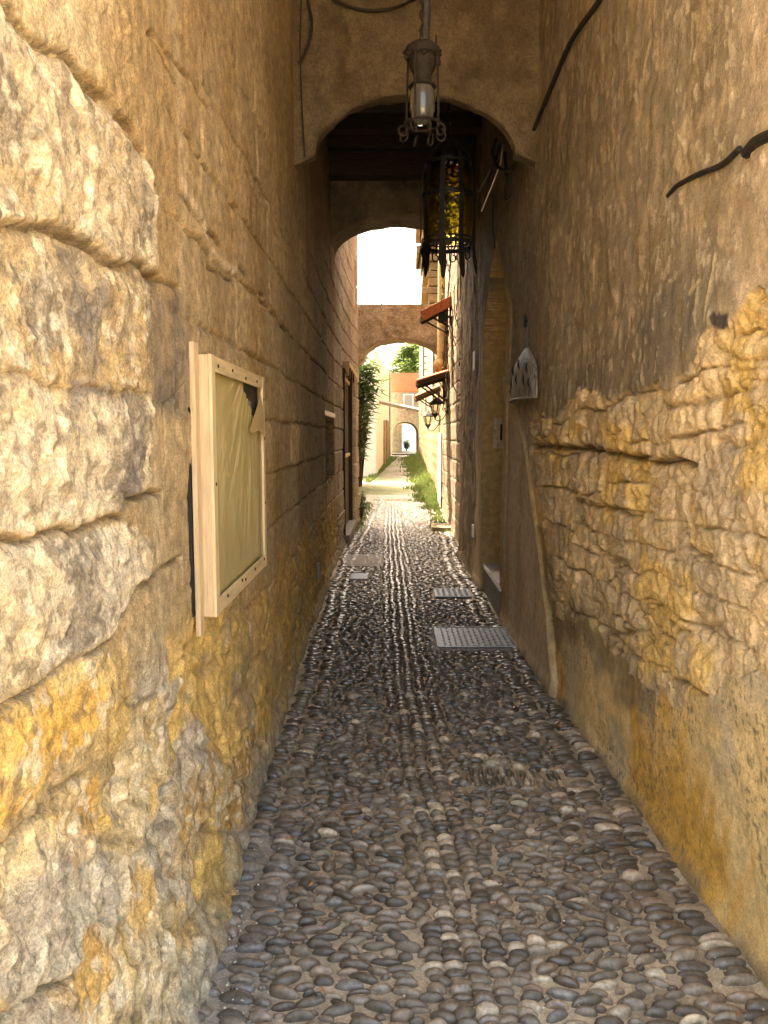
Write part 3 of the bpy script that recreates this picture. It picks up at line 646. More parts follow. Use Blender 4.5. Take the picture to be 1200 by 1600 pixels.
dm = N(nt, 'ShaderNodeMapRange'); dm.inputs['From Min'].default_value = .55; dm.inputs['From Max'].default_value = .75; dm.inputs['To Max'].default_value = .55; L(n2.outputs['Fac'], dm.inputs['Value'])
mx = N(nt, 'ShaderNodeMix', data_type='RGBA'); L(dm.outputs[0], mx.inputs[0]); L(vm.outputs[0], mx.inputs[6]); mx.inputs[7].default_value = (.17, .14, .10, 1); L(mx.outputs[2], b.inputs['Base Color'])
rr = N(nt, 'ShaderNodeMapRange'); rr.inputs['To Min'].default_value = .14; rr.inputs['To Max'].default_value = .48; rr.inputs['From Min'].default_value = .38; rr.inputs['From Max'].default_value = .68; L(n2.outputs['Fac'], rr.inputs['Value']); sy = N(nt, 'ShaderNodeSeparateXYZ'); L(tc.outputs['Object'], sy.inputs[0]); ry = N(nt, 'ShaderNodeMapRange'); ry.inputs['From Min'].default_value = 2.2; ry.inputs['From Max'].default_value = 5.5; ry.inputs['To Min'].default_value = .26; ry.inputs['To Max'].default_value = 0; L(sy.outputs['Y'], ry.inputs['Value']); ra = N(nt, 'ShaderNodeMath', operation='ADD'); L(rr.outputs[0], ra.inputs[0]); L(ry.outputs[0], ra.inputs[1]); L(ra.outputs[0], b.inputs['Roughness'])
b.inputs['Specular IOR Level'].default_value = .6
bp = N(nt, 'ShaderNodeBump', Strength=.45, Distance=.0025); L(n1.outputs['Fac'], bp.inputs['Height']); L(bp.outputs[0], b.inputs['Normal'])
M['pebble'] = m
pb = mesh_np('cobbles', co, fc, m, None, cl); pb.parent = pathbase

# dead leaves and grit on the path
mb = MB(); rl = random.Random(8)
for k in range(26):
    y = rl.uniform(1.9, 6); s = rl.choice([-1, 1, 0]); x = (float(XL(y))+.2+rl.random()*.1) if s < 0 else (float(XR(y))-.08-rl.random()*.2 if s > 0 else rl.uniform(-.4, .8))
    a = rl.random()*6.28; l = rl.uniform(.008, .022); w = l*.35; z = .03
    p = [(l, 0, .004), (0, w, 0), (-l, 0, .005), (0, -w, 0)]
    mb.add([(x+math.cos(a)*u-math.sin(a)*v, y+math.sin(a)*u+math.cos(a)*v, z+q) for u, v, q in p], [(0, 1, 2, 3)])
lt = mb.build('leaf_litter', simple('dry_leaf', (.38, .16, .05), .8, var=.4), solid=.001); tag(lt, 'scattered dry leaf bits and grit on the cobbles', 'leaf litter', kind='stuff')
mb = MB()
for k in range(900):
    y = 1.5+rl.random()**1.5*5; s = rl.random(); x = float(XL(y))+.06+abs(rl.gauss(0, .07))+.09*max(0, 3-y) if s < .45 else (float(XR(y))-.03-abs(rl.gauss(0, .05)) if s < .8 else rl.uniform(-.5, .95))
    q = rl.uniform(.0015, .005); z = .012+q*.3
    mb.add([(x-q, y, z), (x, y-q, z), (x+q, y, z), (x, y+q, z), (x, y, z+q)], [(0, 1, 4), (1, 2, 4), (2, 3, 4), (3, 0, 4)])
gt = mb.build('grit', simple('grit_stone', (.42, .36, .27), .9, var=.5, scale=9)); tag(gt, 'loose pale grit lying in the joints of the cobbles', 'grit', kind='stuff')

# covers let into the path
cv = empty('manhole_cover', (.665, 5.92, .016)); MB().box((-.01, 0, -.006), (.70, .69, .014), bev=.004).build('mortar_bed', M['cement'], cv)
mb = MB(); mb.box((0, 0, 0), (.60, .58, .012), bev=.003)
for i in range(13):
    for j in range(13):
        x = -.26+.52*i/12; y = -.25+.5*j/12; e = .016 if (i+j) % 2 else .007; f = .007 if (i+j) % 2 else .016
        mb.add([(x-e, y, .0062), (x, y-f, .0062), (x+e, y, .0062), (x, y+f, .0062), (x, y, .0115)], [(0, 1, 4), (1, 2, 4), (2, 3, 4), (3, 0, 4)])
mb.build('plate', M['steel'], cv)
mb = MB()
for (c, s) in (((0, -.298, .002), (.622, .018, .016)), ((0, .298, .002), (.622, .018, .016)), ((-.310, 0, .001), (.018, .577, .016)), ((.310, 0, .001), (.018, .577, .016))): mb.box(c, s)
mb.build('frame', M['steel'], cv); tag(cv, 'large studded steel manhole cover in the cobbles by the right wall', 'manhole cover')
cv = empty('manhole_cover', (.61, 7.64, .016)); mb = MB(); mb.box((0, 0, 0), (.36, .40, .012), bev=.003)
for i in range(6):
    for j in range(6): mb.box((-.14+.056*i, -.15+.06*j, .008), (.03, .012, .006))
mb.build('plate', M['steel'], cv); tag(cv, 'smaller metal cover in the cobbles just beyond the large one, near the doorway step', 'manhole cover')
cv = empty('drain_lid', (-.365, 8.55, .014)); MB().box((0, 0, 0), (.19, .34, .014), bev=.003).build('lid', M['steel'], cv); MB().box((0, 0, -.004), (.225, .38, .012)).build('frame', M['cement'], cv)
tag(cv, 'small pale drain lid in the cobbles near the left wall', 'drain cover')
s = MB().box((-.36, 9.7, .0), (.5, .9, .03), bev=.008).build('stone_slab', M['cement']); recentre(s, (-.36, 9.7, 0)); tag(s, 'worn grey slab set flush into the path beside the left wall', 'slab')
s = MB().box((.84, 13.0, .03), (.34, .62, .09), bev=.015).build('stone_block', M['block']); recentre(s, (.84, 13.0, 0)); tag(s, 'low flat stone block on the path at the foot of the right wall', 'stone')

# ------------------------------------------------------------------ arches that cross the alley
def arch(name, x0, x1, xc, hw, zs, rise, ztop, y0, y1, mat, label, colf=None, foot=.22, nseg=120, pw=.5, amp=.02, res=.03):
    ph = np.linspace(-math.pi/2, math.pi/2, nseg); xi = xc+hw*np.sin(ph); zi = zs+rise*np.cos(ph)**(2*pw)
    nl = 14; xl = np.linspace(x0, xc-hw, nl, endpoint=False); zl = zs-foot*(1-(xl-x0)/max(xc-hw-x0, 1e-6)); xr = np.linspace(x1, xc+hw, nl, endpoint=False)[::-1]; zr = zs-foot*(1-(x1-xr)/max(x1-xc-hw, 1e-6))
    xx = np.concatenate([xl, xi, xr]); za = np.concatenate([zl, zi, zr])
    za = za+.012*fbm(xx*8, xx*0+y0, 4, 601)
    nf = int((ztop-zs)/res); ns = int((y1-y0)/res)+2; rows = []; kind = []
    for i in range(nf+1): t = i/nf; rows.append((ztop+(za-ztop)*t, np.full_like(xx, y0))); kind.append(0)
    for i in range(1, ns): t = i/ns; rows.append((za, np.full_like(xx, y0+(y1-y0)*t))); kind.append(1)
    for i in range(nf+1): t = 1-i/nf; rows.append((ztop+(za-ztop)*t, np.full_like(xx, y1))); kind.append(2)
    rows.append((rows[0][0], rows[0][1])); kind.append(0)
    Zz = np.array([r_[0] for r_ in rows]); Yy = np.array([r_[1] for r_ in rows]); Xx = np.tile(xx, (len(rows), 1)); K = np.array(kind)[:, None]*np.ones_like(Xx)
    u, v, w = Xx.ravel(), Zz.ravel(), Yy.ravel(); k = K.ravel()
    nz = amp*fbm(u*1.6, v*1.6, 4, 611)+amp*.45*fbm(u*7, v*7, 4, 613)
    pl_ = sstep(.02, .12, fbm(u*2.6+y0, v*2.6, 4, 615)); nz = nz+amp*.45*pl_+amp*.25*(ridged(u*9, v*9, 3, 616)-.5)
    edge = np.minimum(1, np.abs(v-np.interp(u, xx, za))/.05)
    w = w+np.where(k == 0, -nz-.02*(1-edge)*0, np.where(k == 2, nz, 0)); v = v+np.where(k == 1, .6*amp*fbm(u*5, w*5, 4, 617), 0)+np.where(k != 1, 0, 0)
    c = colf(u, v, w) if colf else None
    o = mesh_np(name, np.stack([u, w, v], 1), grid_faces(*Xx.shape, flip=False), mat, None, c); recentre(o, ((x0+x1)/2, y0, zs-foot)); tag(o, label, 'arch'); return o
def vcol(a, b_, c3, s):
    def f(u, v, w):
        col = np.tile(np.array(a), (len(u), 1)); col = mix(col, np.array(b_), sstep(-.3, .4, fbm(u*2.2, v*2.2+w, 4, s))); col = mix(col, np.array(c3), sstep(.1, .6, fbm(u*4.4+3, v*3+w, 5, s+3))*.8)
        crack = np.abs(fbm(u*2.1+9, v*2.1, 3, s+7)); col = mix(col, np.array(c3)*1.15, sstep(.02, .12, fbm(u*2.6+5.4, v*2.6, 4, 615))*.55); return mix(col, np.array(c3)*.5, sstep(.025, .0, crack)*.6)
    return f
a1 = arch('plaster_arch', -.80, 1.16, (.155), .675, 3.49, .39, 4.95, 5.4, 5.52, M['vault'], 'nearest arch across the passage, brown plaster with a wall face above it', vcol((.135, .097, .055), (.10, .073, .042), (.175, .13, .078), 621), foot=.13, amp=.028)
a2 = arch('sooty_arch', -.86, 1.06, .10, .80, 3.78, .36, 5.05, 9.15, 9.75, M['vault'], 'second arch across the passage, soot-darkened, under the end of the beams', vcol((.15, .12, .09), (.11, .09, .07), (.20, .16, .11), 631), foot=.3)
a3 = arch('stone_arch', -.78, 1.16, .20, .745, 3.06, .38, 4.09, 15.0, 15.7, M['block'], 'free-standing stone flying arch in daylight with a level rough top', None, foot=.15, amp=.03)
mb = MB(); rr_ = random.Random(3)
for k in range(150):
    x = rr_.uniform(-.7, 1.0); y = rr_.uniform(14.98, 15.65); h = rr_.uniform(.02, .07)
    mb.add([(x-.012, y, 4.06), (x+.012, y, 4.06), (x+rr_.uniform(-.03, .03), y, 4.10+h)], [(0, 1, 2)])
w = mb.build('moss', simple('dry_moss', (.22, .24, .20), .9), a3); w.location -= a3.location; tag(w, kind='stuff')
# ceiling over the first bay, then beams between the arches
ce = MB().box((.18, 2.9, 5.15), (2.6, 5.0, .4)).build('passage_ceiling', rough_stone('ceiling_plaster', (.30, .22, .13), bump=.5)); recentre(ce, (.18, 2.9, 4.95)); tag(ce, 'plastered ceiling over the near end of the passage', 'ceiling')
rf = empty('beam_ceiling', (.15, 7.5, 4.6))
MB().box((0, 0, .52), (2.3, 3.9, .12)).build('boards', M['wood_dark'], rf)
for i in range(6):
    y = -1.15+i*.52; o = MB().box((0, 0, 0), (2.2, .17+.03*(i % 2), .26), bev=.012).build('beam', M['beam'], rf); o.location = (0, y, .325-.02*(i % 3)); o.rotation_euler = (0, R((i % 3-1)*.8), R((i % 2)*1.2-.6))
o = MB().box((0, 1.50, .02), (2.2, .22, .26), bev=.015).build('beam', M['beam'], rf)
tag(rf, 'sooty timber ceiling of dark cross beams between the first and second arch', 'ceiling')
# storeys built over the passage
bl = MB(); bl.box((.18, 5.75, 6.3), (2.6, 8.4, 1.9)); ov = bl.build('upper_storey', M['yellow']); recentre(ov, (.18, 5.75, 5.36)); tag(ov, 'stone storey built across the alley on top of the covered passage', 'building')

# ------------------------------------------------------------------ left wall fittings
def board():
    # lower left corner of the back board as measured on the wall
    Y0, Y1, Z0, Z1 = 2.56, 3.62, .985, 1.865; xw = float(XL(2.5))
    root = empty('notice_board', (xw, Y0, Z0)); W, Hh = Y1-Y0, Z1-Z0
    MB().box((-.008, W/2-.10, Hh/2-.005), (.012, W-.06, Hh-.04)).build('back_panel', M['darkgap'], root)
    MB().box((.016, -.030, Hh/2-.01), (.026, .050, Hh+.09), bev=.003).build('backing_batten', M['pine2'], root)
    MB().box((.020, W/2, .03), (.034, W-.10, .05), bev=.003).build('backing_batten', M['pine2'], root)
    # a box frame: four deep boards, then the face frame
    for nm, c, s, mt in (('side_board', (.050, .012, Hh/2), (.050, .024, Hh), M['pine2']), ('side_board', (.050, W-.012, Hh/2), (.050, .024, Hh), M['pine2']),
                         ('top_board', (.050, W/2, Hh-.012), (.050, W-.05, .024), M['pine_h']), ('bottom_board', (.050, W/2, .012), (.050, W-.05, .024), M['pine_h'])):
        MB().box(c, s, bev=.002).build(nm, mt, root)
    fw = .052
    for nm, c, s, mt in (('frame_stile', (.084, fw/2, Hh/2), (.017, fw, Hh+.004), M['pine']), ('frame_stile', (.084, W-fw/2, Hh/2), (.017, fw, Hh+.004), M['pine']),
                         ('frame_rail', (.083, W/2, Hh-fw/2), (.015, W-2*fw, fw), M['pine_h']), ('frame_rail', (.083, W/2, fw/2), (.015, W-2*fw, fw), M['pine_h'])):
        MB().box(c, s, bev=.002).build(nm, mt, root)
    mb = MB(); rn = random.Random(4)
    for k in range(5): mb.lathe([(.0, .006), (.006, .005), (.007, 0)], (0, 0, 0), 8)
    nv = []
    for (y, z) in [(.10, Hh-.03), (.34, Hh-.025), (.60, Hh-.035), (.86, Hh-.03), (.18, .035), (.45, .04), (.52, .03), (.74, .035), (.98, .04), (.03, .45), (W-.03, .30), (W-.03, .6), (W-.03, .78)]:
        b2 = MB(); b2.tube([(.090, y, z), (.0955, y, z)], .0065, 8); o = b2.build('nail', M['rust'], root)
    # crinkled plastic sheet with a torn, folded corner at the upper far side
    ny, nz = 150, 130; u = np.linspace(fw-.01, W-fw+.01, ny); v = np.linspace(fw-.01, Hh-fw+.01, nz); U_, V_ = np.meshgrid(u, v); uu, vv = U_.ravel(), V_.ravel()
    # sheet creases fan down from the torn corner
    cy, cz = W-.13, Hh-.12; ang = np.arctan2(uu-cy+.10*np.minimum(0, vv-cz), cz-vv+.25); rad = np.hypot(uu-cy, vv-cz)
    fan = vnoise(ang*24, rad*2.2, 701)*2-1; fan = np.sign(fan)*np.abs(fan)**1.4
    x = .060+.009*fan*sstep(0, .12, np.minimum(uu-fw, W-fw-uu))*sstep(0, .08, vv-fw)*sstep(.9, .15, rad)*1.2+.003*fbm(uu*7, vv*3, 4, 703)
    tear = (cz-.03-vv)*1.0 < (uu-(cy-.20))*0-0.0
    key = (uu-(W-.42))/.30+(vv-(Hh-.235))/.17        # > 1 and beyond: torn away triangle
    f = grid_faces(nz, ny, flip=True); cutv = (key > 1.0) & (uu > W-.42) & (uu < W-.08)
    keep = ~(cutv[f].all(axis=1)); sh = mesh_np('plastic_sheet', np.stack([x, uu, vv], 1), f[keep], M['sheet'], root)
    # folded flap
    A = np.array([.078, W-.36, Hh-.245]); B = np.array([.084, W-.075, Hh-.085]); Cc = np.array([.098, W-.075, Hh-.30]); nn = 14; vs = []; 
    for i in range(nn+1):
        for j in range(nn+1):
            s_, t_ = i/nn, j/nn; p = (A*(1-s_)+B*s_)*(1-t_)+((A*(1-s_)+B*s_)*.35+Cc*.65)*t_ if False else (A*(1-s_)+B*s_)+(Cc-(A*(1-s_)+B*s_))*t_*(.25+.75*s_)
            vs.append(p+np.array([.012*math.sin(math.pi*t_)*s_, 0, 0]))
    mesh_np('torn_flap', np.array(vs), grid_faces(nn+1, nn+1), M['flap'], root)
    MB().box((.045, W/2, Hh/2), (.004, W-.06, Hh-.06)).build('dark_sheet', M['notice'], root)  # near-black so the tear reads as a dark hole
    MB().box((.0485, W-.235, Hh-.17), (.002, .09, .11)).build('grey_card', simple('grey_card', (.16, .20, .19), .7), root)
    root.scale = (.66, 1, 1); tag(root, 'pale pine notice box with crinkled yellow plastic and torn corner on the left wall', 'notice board'); return root
m, nt, b = nodes('yellowed_plastic'); L = nt.links.new
tc = N(nt, 'ShaderNodeTexCoord'); n1 = N(nt, 'ShaderNodeTexNoise', Scale=3.0, Detail=5.0); L(tc.outputs['Object'], n1.inputs['Vector'])
mx = N(nt, 'ShaderNodeMix', data_type='RGBA'); L(n1.outputs['Fac'], mx.inputs[0]); mx.inputs[6].default_value = (.56, .43, .14, 1); mx.inputs[7].default_value = (.42, .35, .15, 1)
L(mx.outputs[2], b.inputs['Base Color']); b.inputs['Roughness'].default_value = .22; b.inputs['Specular IOR Level'].default_value = .5; b.inputs['Transmission Weight'].default_value = .0
M['sheet'] = m; M['flap'] = simple('plastic_flap', (.52, .38, .17), .4, var=.1, scale=5); M['notice'] = simple('dark_backing', (.05, .045, .03), .8, var=.3, scale=6)
board()

# plank door with stone lintel, iron bars, and threshold
dx = float(XL(12.1)); dr = empty('plank_door', (dx-.085, 11.1, .10))
for k in range(7): MB().box((.0, .15+.30*k, 1.22), (.028+.004*(k % 2), .292, 2.44), bev=.003).build('plank', M['wood_dark'], dr)
MB().box((.045, .04, 1.22), (.07, .07, 2.46), bev=.004).build('jamb_post', M['wood_dark'], dr); MB().box((.045, 2.04, 1.22), (.07, .07, 2.46), bev=.004).build('jamb_post', M['wood_dark'], dr)
MB().box((.028, 1.04, 1.18), (.03, 1.95, .05)).build('cross_rail', M['pine2'], dr); MB().box((.028, 1.04, 2.36), (.03, 1.95, .05)).build('cross_rail', M['pine2'], dr)
MB().box((.04, 1.04, .0), (.20, 2.1, .10), bev=.01).build('threshold', M['cement'], dr)
MB().box((.11, 1.05, 2.50), (.10, 2.5, .06), bev=.01).build('lintel_bar', M['pine2'], dr)
mb = MB()
for y in (.25, .75, 1.3): mb.box((.14, y, 2.42), (.02, .04, .16))
mb.build('strap', M['rust'], dr)
tag(dr, 'tall dark plank door with pale cross rails in the left wall near the daylight', 'door')
nb = empty('wall_niche', (float(XL(8.7))-.03, 8.0, 1.06)); MB().box((-.02, .72, .775), (.13, 1.5, .055), bev=.012).build('lintel', M['plate'], nb); MB().box((-.15, .7, .38), (.02, 1.3, .66)).build('back_board', M['darkgap'], nb)
tag(nb, 'dark recess in the left wall capped by a thin pale lintel', 'niche')
sk = MB().box((0, 0, 0), (.03, .09, .13), bev=.006).build('pipe_socket', M['cement']); sk.location = (float(XL(7.0))+.015, 7.0, .36); tag(sk, 'small grey box low on the left wall', 'junction box')

# ------------------------------------------------------------------ right wall fittings
dw = empty('doorway', (.97, 7.14, 0))
mb = MB(); mb.box((.165, 0, .285), (.41, 1.235, .05), bev=.006); mb.build('marble_sill', M['marble'], dw)
MB().box((.17, 0, .128), (.40, 1.23, .256)).build('step_riser', M['cement'], dw)
for k in range(4): MB().box((.285, -.465+.31*k, 1.68), (.03, .305, 2.74), bev=.004).build('plank', M['wood_dark'], dw)
mb = MB(); mb.box((0, 0, 0), (.20, .004, .30), bev=.001)
o = mb.build('mortar_patch', simple('pale_mortar', (.45, .38, .27), .9), dw); o.location = (.15, .608, 1.62)
o = MB().box((0, 0, 0), (.07, .03, .16), bev=.004).build('intercom', M['darkgap'], dw); o.location = (.15, .592, 1.63)
tag(dw, 'pointed doorway with marble sill sunk into the right wall', 'doorway')
pl = MB().box((0, 0, 0), (.006, .17, .20), bev=.001).build('house_plate', M['plate']); pl.location = (float(XR(8.62))-.016, 8.62, 2.42); tag(pl, 'little blank white plate on the dark part of the right wall', 'plaque')
pl = MB().box((0, 0, 0), (.02, .08, .14), bev=.004).build('valve_cover', M['plate']); pl.location = (float(XR(8.4))-.03, 8.42, .55); tag(pl, 'small white cover at the bottom corner of the cement patch on the right wall', 'cover')

# bell-shaped carved wooden hood
hd = empty('carved_hood', (float(XR(5.6))-.012, 5.60, 1.85))
prof = [(.44, 0), (.435, .05), (.425, .17), (.40, .26), (.35, .33), (.27, .385), (.18, .43), (.11, .465), (.07, .48), (.045, .54), (.03, .60), (.024, .67), (.022, .72), (.0, .725)]
n = 36; vs = []; 
PR = []
for i in range(len(prof)-1):
    for t in (0, .25, .5, .75): PR.append((prof[i][0]*(1-t)+prof[i+1][0]*t, prof[i][1]*(1-t)+prof[i+1][1]*t))
PR.append(prof[-1])
for (r_, z) in PR:
    for k in range(n+1):
        a = math.pi*k/n; rib = 1+.02*math.cos(a*9+.7*math.sin(z*8))*(r_ > .06)+.012*math.sin(k*7.3+z*9); vs.append((-math.sin(a)*r_*.20*rib, -math.cos(a)*r_*(1+.0*rib), z*.76-.012*math.cos(a)*0))
mesh_np('shell', np.array(vs), grid_faces(len(PR), n+1), M['leadgrey'], hd)
MB().tube([(-.01, 0, .52), (-.012, .01, .57), (-.02, .0, .61)], [.018, .012, .006], 8).build('spike', M['iron'], hd)
mb = MB(); mb.tube([(-math.sin(math.pi*k/24)*.092, -math.cos(math.pi*k/24)*.445, .004) for k in range(25)], .009, 6); mb.build('rim', M['leadgrey'], hd)
for k, (a, z) in enumerate([(.5, .10), (.62, .20), (.8, .12), (1.3, .14), (1.2, .24), (1.75, .12), (1.9, .22), (2.3, .16), (2.5, .08)]):
    r_ = .425 if z < .15 else .37; x = -math.sin(a)*r_*.21-.004; y = -math.cos(a)*r_; mb = MB(); mb.tube([(x, y-.014, z-.035), (x-.006, y, z), (x, y+.012, z+.035)], [.003, .007, .003], 6); mb.build('slot', M['darkgap'], hd)
tag(hd, 'bell-shaped weathered hood with dark slots fixed on the right wall', 'wall ornament')

# cables
def cable(pts, r_, label, mat='rubber', name='cable', cat='cable', nn=8, sub=6, group=None):
    P = [Vector(p) for p in pts]; out = []
    for i in range(len(P)-1):
        p0, p1, p2, p3 = P[max(i-1, 0)], P[i], P[i+1], P[min(i+2, len(P)-1)]
        for k in range(sub):
            t = k/sub; out.append(.5*((2*p1)+(p2-p0)*t+(2*p0-5*p1+4*p2-p3)*t*t+(3*p1-p0-3*p2+p3)*t**3))
    out.append(P[-1]); o = MB().tube(out, r_, nn).build(name, M[mat], smooth=True); recentre(o, out[-1]); tag(o, label, cat, group); return o
def rwp(px, py, off=.015):
    Y, Z = on_wall(px, py, XR); return (float(XR(Y))-off, Y, Z)
def lwp(px, py, off=.02):
    Y, Z = on_wall(px, py, XL); return (float(XL(Y))+off, Y, Z)
cable([rwp(960, -25, .03), rwp(945, 2, .03), rwp(905, 60, .035), rwp(880, 110, .03), rwp(858, 165, .035), rwp(838, 210, .03), rwp(815, 255, .035), rwp(806, 266, .06), rwp(797, 262, .09), rwp(788, 240, .10), rwp(784, 218, .05)], .014, 'thick black cable slanting down the upper right wall')
cable([rwp(796, 238, .04), rwp(799, 280, .04), rwp(797, 312, .04), rwp(809, 306, .03)], .012, 'short black cable hooked at its end below the slanting cable on the right')
cable([rwp(1046, 306, .004), rwp(1062, 290, .006), rwp(1095, 272, .006), rwp(1130, 258, .006), rwp(1158, 232, .004)], .010, 'short tarred stub of cable half buried in the upper right wall', 'rubber', 'cable_stub')
cable([rwp(1168, 240, .004), rwp(1185, 222, .006), rwp(1215, 208, .006)], .018, 'thick grey-black cable end at the right edge of the view, beyond the buried stub', 'rubber', 'cable_stub')
def a1p(px, py, off=.07): x, y, z = atY(px, py, 5.4-off); return (x, y, z)
cable([a1p(478, -40), a1p(482, 5), a1p(487, 35), a1p(482, 70), a1p(467, 100, .02)], .010, 'black cable hanging in the upper left corner of the nearest arch')
cable([a1p(505, -12, .02), a1p(540, 8), a1p(575, 16), a1p(615, 13), a1p(652, -3, .3)], .010, 'black cable sagging along the top of the nearest arch to the pendant lamp')
cable([a1p(472, -30, .02), a1p(469, 60, .02), a1p(471, 150, .02), a1p(476, 245, .02)], .005, 'thin wire running straight down the left corner beside the nearest arch', name='wire', cat='wire')
bn = [((752, 330), (768, 292), (782, 255), (786, 225)), ((745, 318), (760, 285), (774, 250), (784, 222)), ((748, 300), (764, 270), (780, 238), (788, 216)), ((757, 318), (772, 280), (788, 246), (790, 220))]
root = empty('cable_bundle', rwp(786, 222, .03))
for i, q in enumerate(bn):
    pts = []
    for (px, py) in q: pts.append(Vector(atY(px, py, 6.9+.1*i))-Vector(root.location))
    MB().tube(pts, .006+.003*(i % 2), 6).build('cable', M['plate'] if i == 0 else (M['rubber'] if i % 2 else M['grey_pl']), root, smooth=True)
tag(root, 'bundle of loose pale and black cables at the right springing of the nearest arch', 'cables')
cable([rwp(776, 300, .03), rwp(775, 340, .03), rwp(778, 388, .03)], .008, 'dark cable hanging straight down the right wall above the doorway')
# ------------------------------------------------------------------ pendant lamp with a bare bulb, nearest the viewer
def ptY(px, py, Y): return Vector(atY(px, py, Y))
pc = ptY(660, 140, 3.6); cx = pc.x; pz0 = ptY(660, 225, 3.6).z; pz1 = ptY(660, 70, 3.6).z
pd = empty('pendant_lamp', (cx, 3.6, pz0)); hh = pz1-pz0
mb = MB(); mb.lathe([(0, hh+.0), (.05, hh-.005), (.064, hh-.02), (.062, hh-.05), (.050, hh-.06), (.052, hh-.075), (.046, hh-.10), (.032, hh-.13), (.034, hh-.165), (0, hh-.17)], n=20)
rn = random.Random(12)
for k in range(34):
    a = rn.random()*6.28; r_ = .057+.008*rn.random(); z = hh-.01-.06*rn.random(); s_ = rn.uniform(.008, .016); mb.box((r_*math.cos(a), r_*math.sin(a), z), (s_, s_, s_), Euler((rn.random()*3, rn.random()*3, 0)), bev=.002)
mb.build('cap', M['rust'], pd, smooth=True); pd.scale = (1.22, 1.22, 1)
mb = MB(); mb.lathe([(0, hh-.165), (.036, hh-.170), (.044, hh-.19), (.046, hh-.23), (.045, hh-.28), (.038, hh-.315), (.022, hh-.335), (0, hh-.34)], n=24)
m, nt, b = nodes('bulb_glass'); b.inputs['Base Color'].default_value = (.09, .085, .07, 1); b.inputs['Roughness'].default_value = .2; b.inputs['Specular IOR Level'].default_value = .7; b.inputs['Transmission Weight'].default_value = .35
mb.build('bulb', m, pd, smooth=True)
mb = MB(); mb.tube([(.046*math.cos(a), .046*math.sin(a), hh-.178) for a in [2*math.pi*k/24 for k in range(24)]], .006, 6, closed=True); mb.build('collar', M['rust'], pd)
for k in range(4):
    a = math.pi/4+k*math.pi/2+.3; x, y = .062*math.cos(a), .062*math.sin(a); MB().tube([(x*.95, y*.95, hh-.03), (x, y, hh*.6), (x*1.04, y*1.04, hh*.3), (x*1.02, y*1.02, .06)], .0045, 6).build('rod', M['rust'], pd)
MB().tube([(.045, .03, hh-.05), (.052, .03, hh-.0), (.050, .03, hh+.06)], [.007, .006, .002], 6).build('spike', M['rust'], pd)
mb = MB(); mb.tube([(.064*math.cos(a), .064*math.sin(a), .085) for a in [2*math.pi*k/28 for k in range(28)]], .0055, 6, closed=True); mb.build('lower_ring', M['rust'], pd)
for k in range(8):
    a = 2*math.pi*k/8+.2; mb = MB(); pts = []
    for t in range(15):
        q = t/14*1.65*math.pi; rr = .026-.009*t/14; u = .072+rr*math.sin(q)*.8; z = .045+rr*math.cos(q); tang = .012*math.sin(q*.5)
        pts.append((math.cos(a)*u-math.sin(a)*tang, math.sin(a)*u+math.cos(a)*tang, z))
    mb.tube(pts, .0042, 5); mb.build('scroll', M['rust'], pd, smooth=True)
mb = MB()
zc = hh+.0
for k in range(15):
    zc2 = zc+.022+k*.034; pts = []
    for t in range(12):
        q = 2*math.pi*t/12; u, z = .010*math.cos(q), .022*math.sin(q); pts.append((u if k % 2 else 0, 0 if k % 2 else u, zc2+z))
    mb.tube(pts, .0038, 5, closed=True)
mb.build('chain', M['rust'], pd); MB().tube([(.006, .004, hh), (.014, .008, hh+.15), (-.004, .0, hh+.3), (.008, 0, hh+.45), (.0, 0, 4.95-pz0-.02)], [.020, .017, .024, .018, .016], 8).build('flex', M['rubber'], pd)
mb = MB(); mb.lathe([(0, 4.97-pz0), (.05, 4.965-pz0), (.05, 4.945-pz0), (.012, 4.92-pz0), (.012, hh+.45), (0, hh+.44)], n=12); mb.build('ceiling_rose', M['rust'], pd)
tag(pd, 'rusty pendant lamp with bare bulb and iron scrolls hung before the nearest arch', 'lamp')

# ------------------------------------------------------------------ big cage lantern with amber glass, hung from the beams
LYp = 6.35
lc = ptY(700, 320, LYp); zt = ptY(700, 236, LYp).z; zb = ptY(700, 384, LYp).z; ztip = ptY(700, 426, LYp).z; rad = (ptY(741, 320, LYp).x-ptY(657, 320, LYp).x)/2
ln = empty('amber_lantern', (lc.x, LYp, ztip)); T = zt-ztip; B = zb-ztip
m, nt, b = nodes('amber_glass'); L = nt.links.new
tc = N(nt, 'ShaderNodeTexCoord'); vo = N(nt, 'ShaderNodeTexVoronoi', Scale=26.0); L(tc.outputs['Object'], vo.inputs['Vector']); n1 = N(nt, 'ShaderNodeTexNoise', Scale=9.0, Detail=3.0); L(tc.outputs['Object'], n1.inputs['Vector'])
mx = N(nt, 'ShaderNodeMix', data_type='RGBA'); mr = N(nt, 'ShaderNodeMapRange'); mr.inputs['From Min'].default_value = .35; mr.inputs['From Max'].default_value = .65; L(n1.outputs['Fac'], mr.inputs['Value']); L(mr.outputs[0], mx.inputs[0]); mx.inputs[6].default_value = (.62, .47, .07, 1); mx.inputs[7].default_value = (.64, .56, .13, 1)
sx = N(nt, 'ShaderNodeSeparateXYZ'); L(tc.outputs['Object'], sx.inputs[0]); m2 = N(nt, 'ShaderNodeMapRange'); m2.inputs['From Min'].default_value = T*.62; m2.inputs['From Max'].default_value = T*.86; L(sx.outputs['Z'], m2.inputs['Value'])
mx2 = N(nt, 'ShaderNodeMix', data_type='RGBA'); L(m2.outputs[0], mx2.inputs[0]); L(mx.outputs[2], mx2.inputs[6]); mx2.inputs[7].default_value = (.25, .11, .03, 1)
bp = N(nt, 'ShaderNodeBump', Strength=1.0, Distance=.02); L(vo.outputs['Distance'], bp.inputs['Height'])
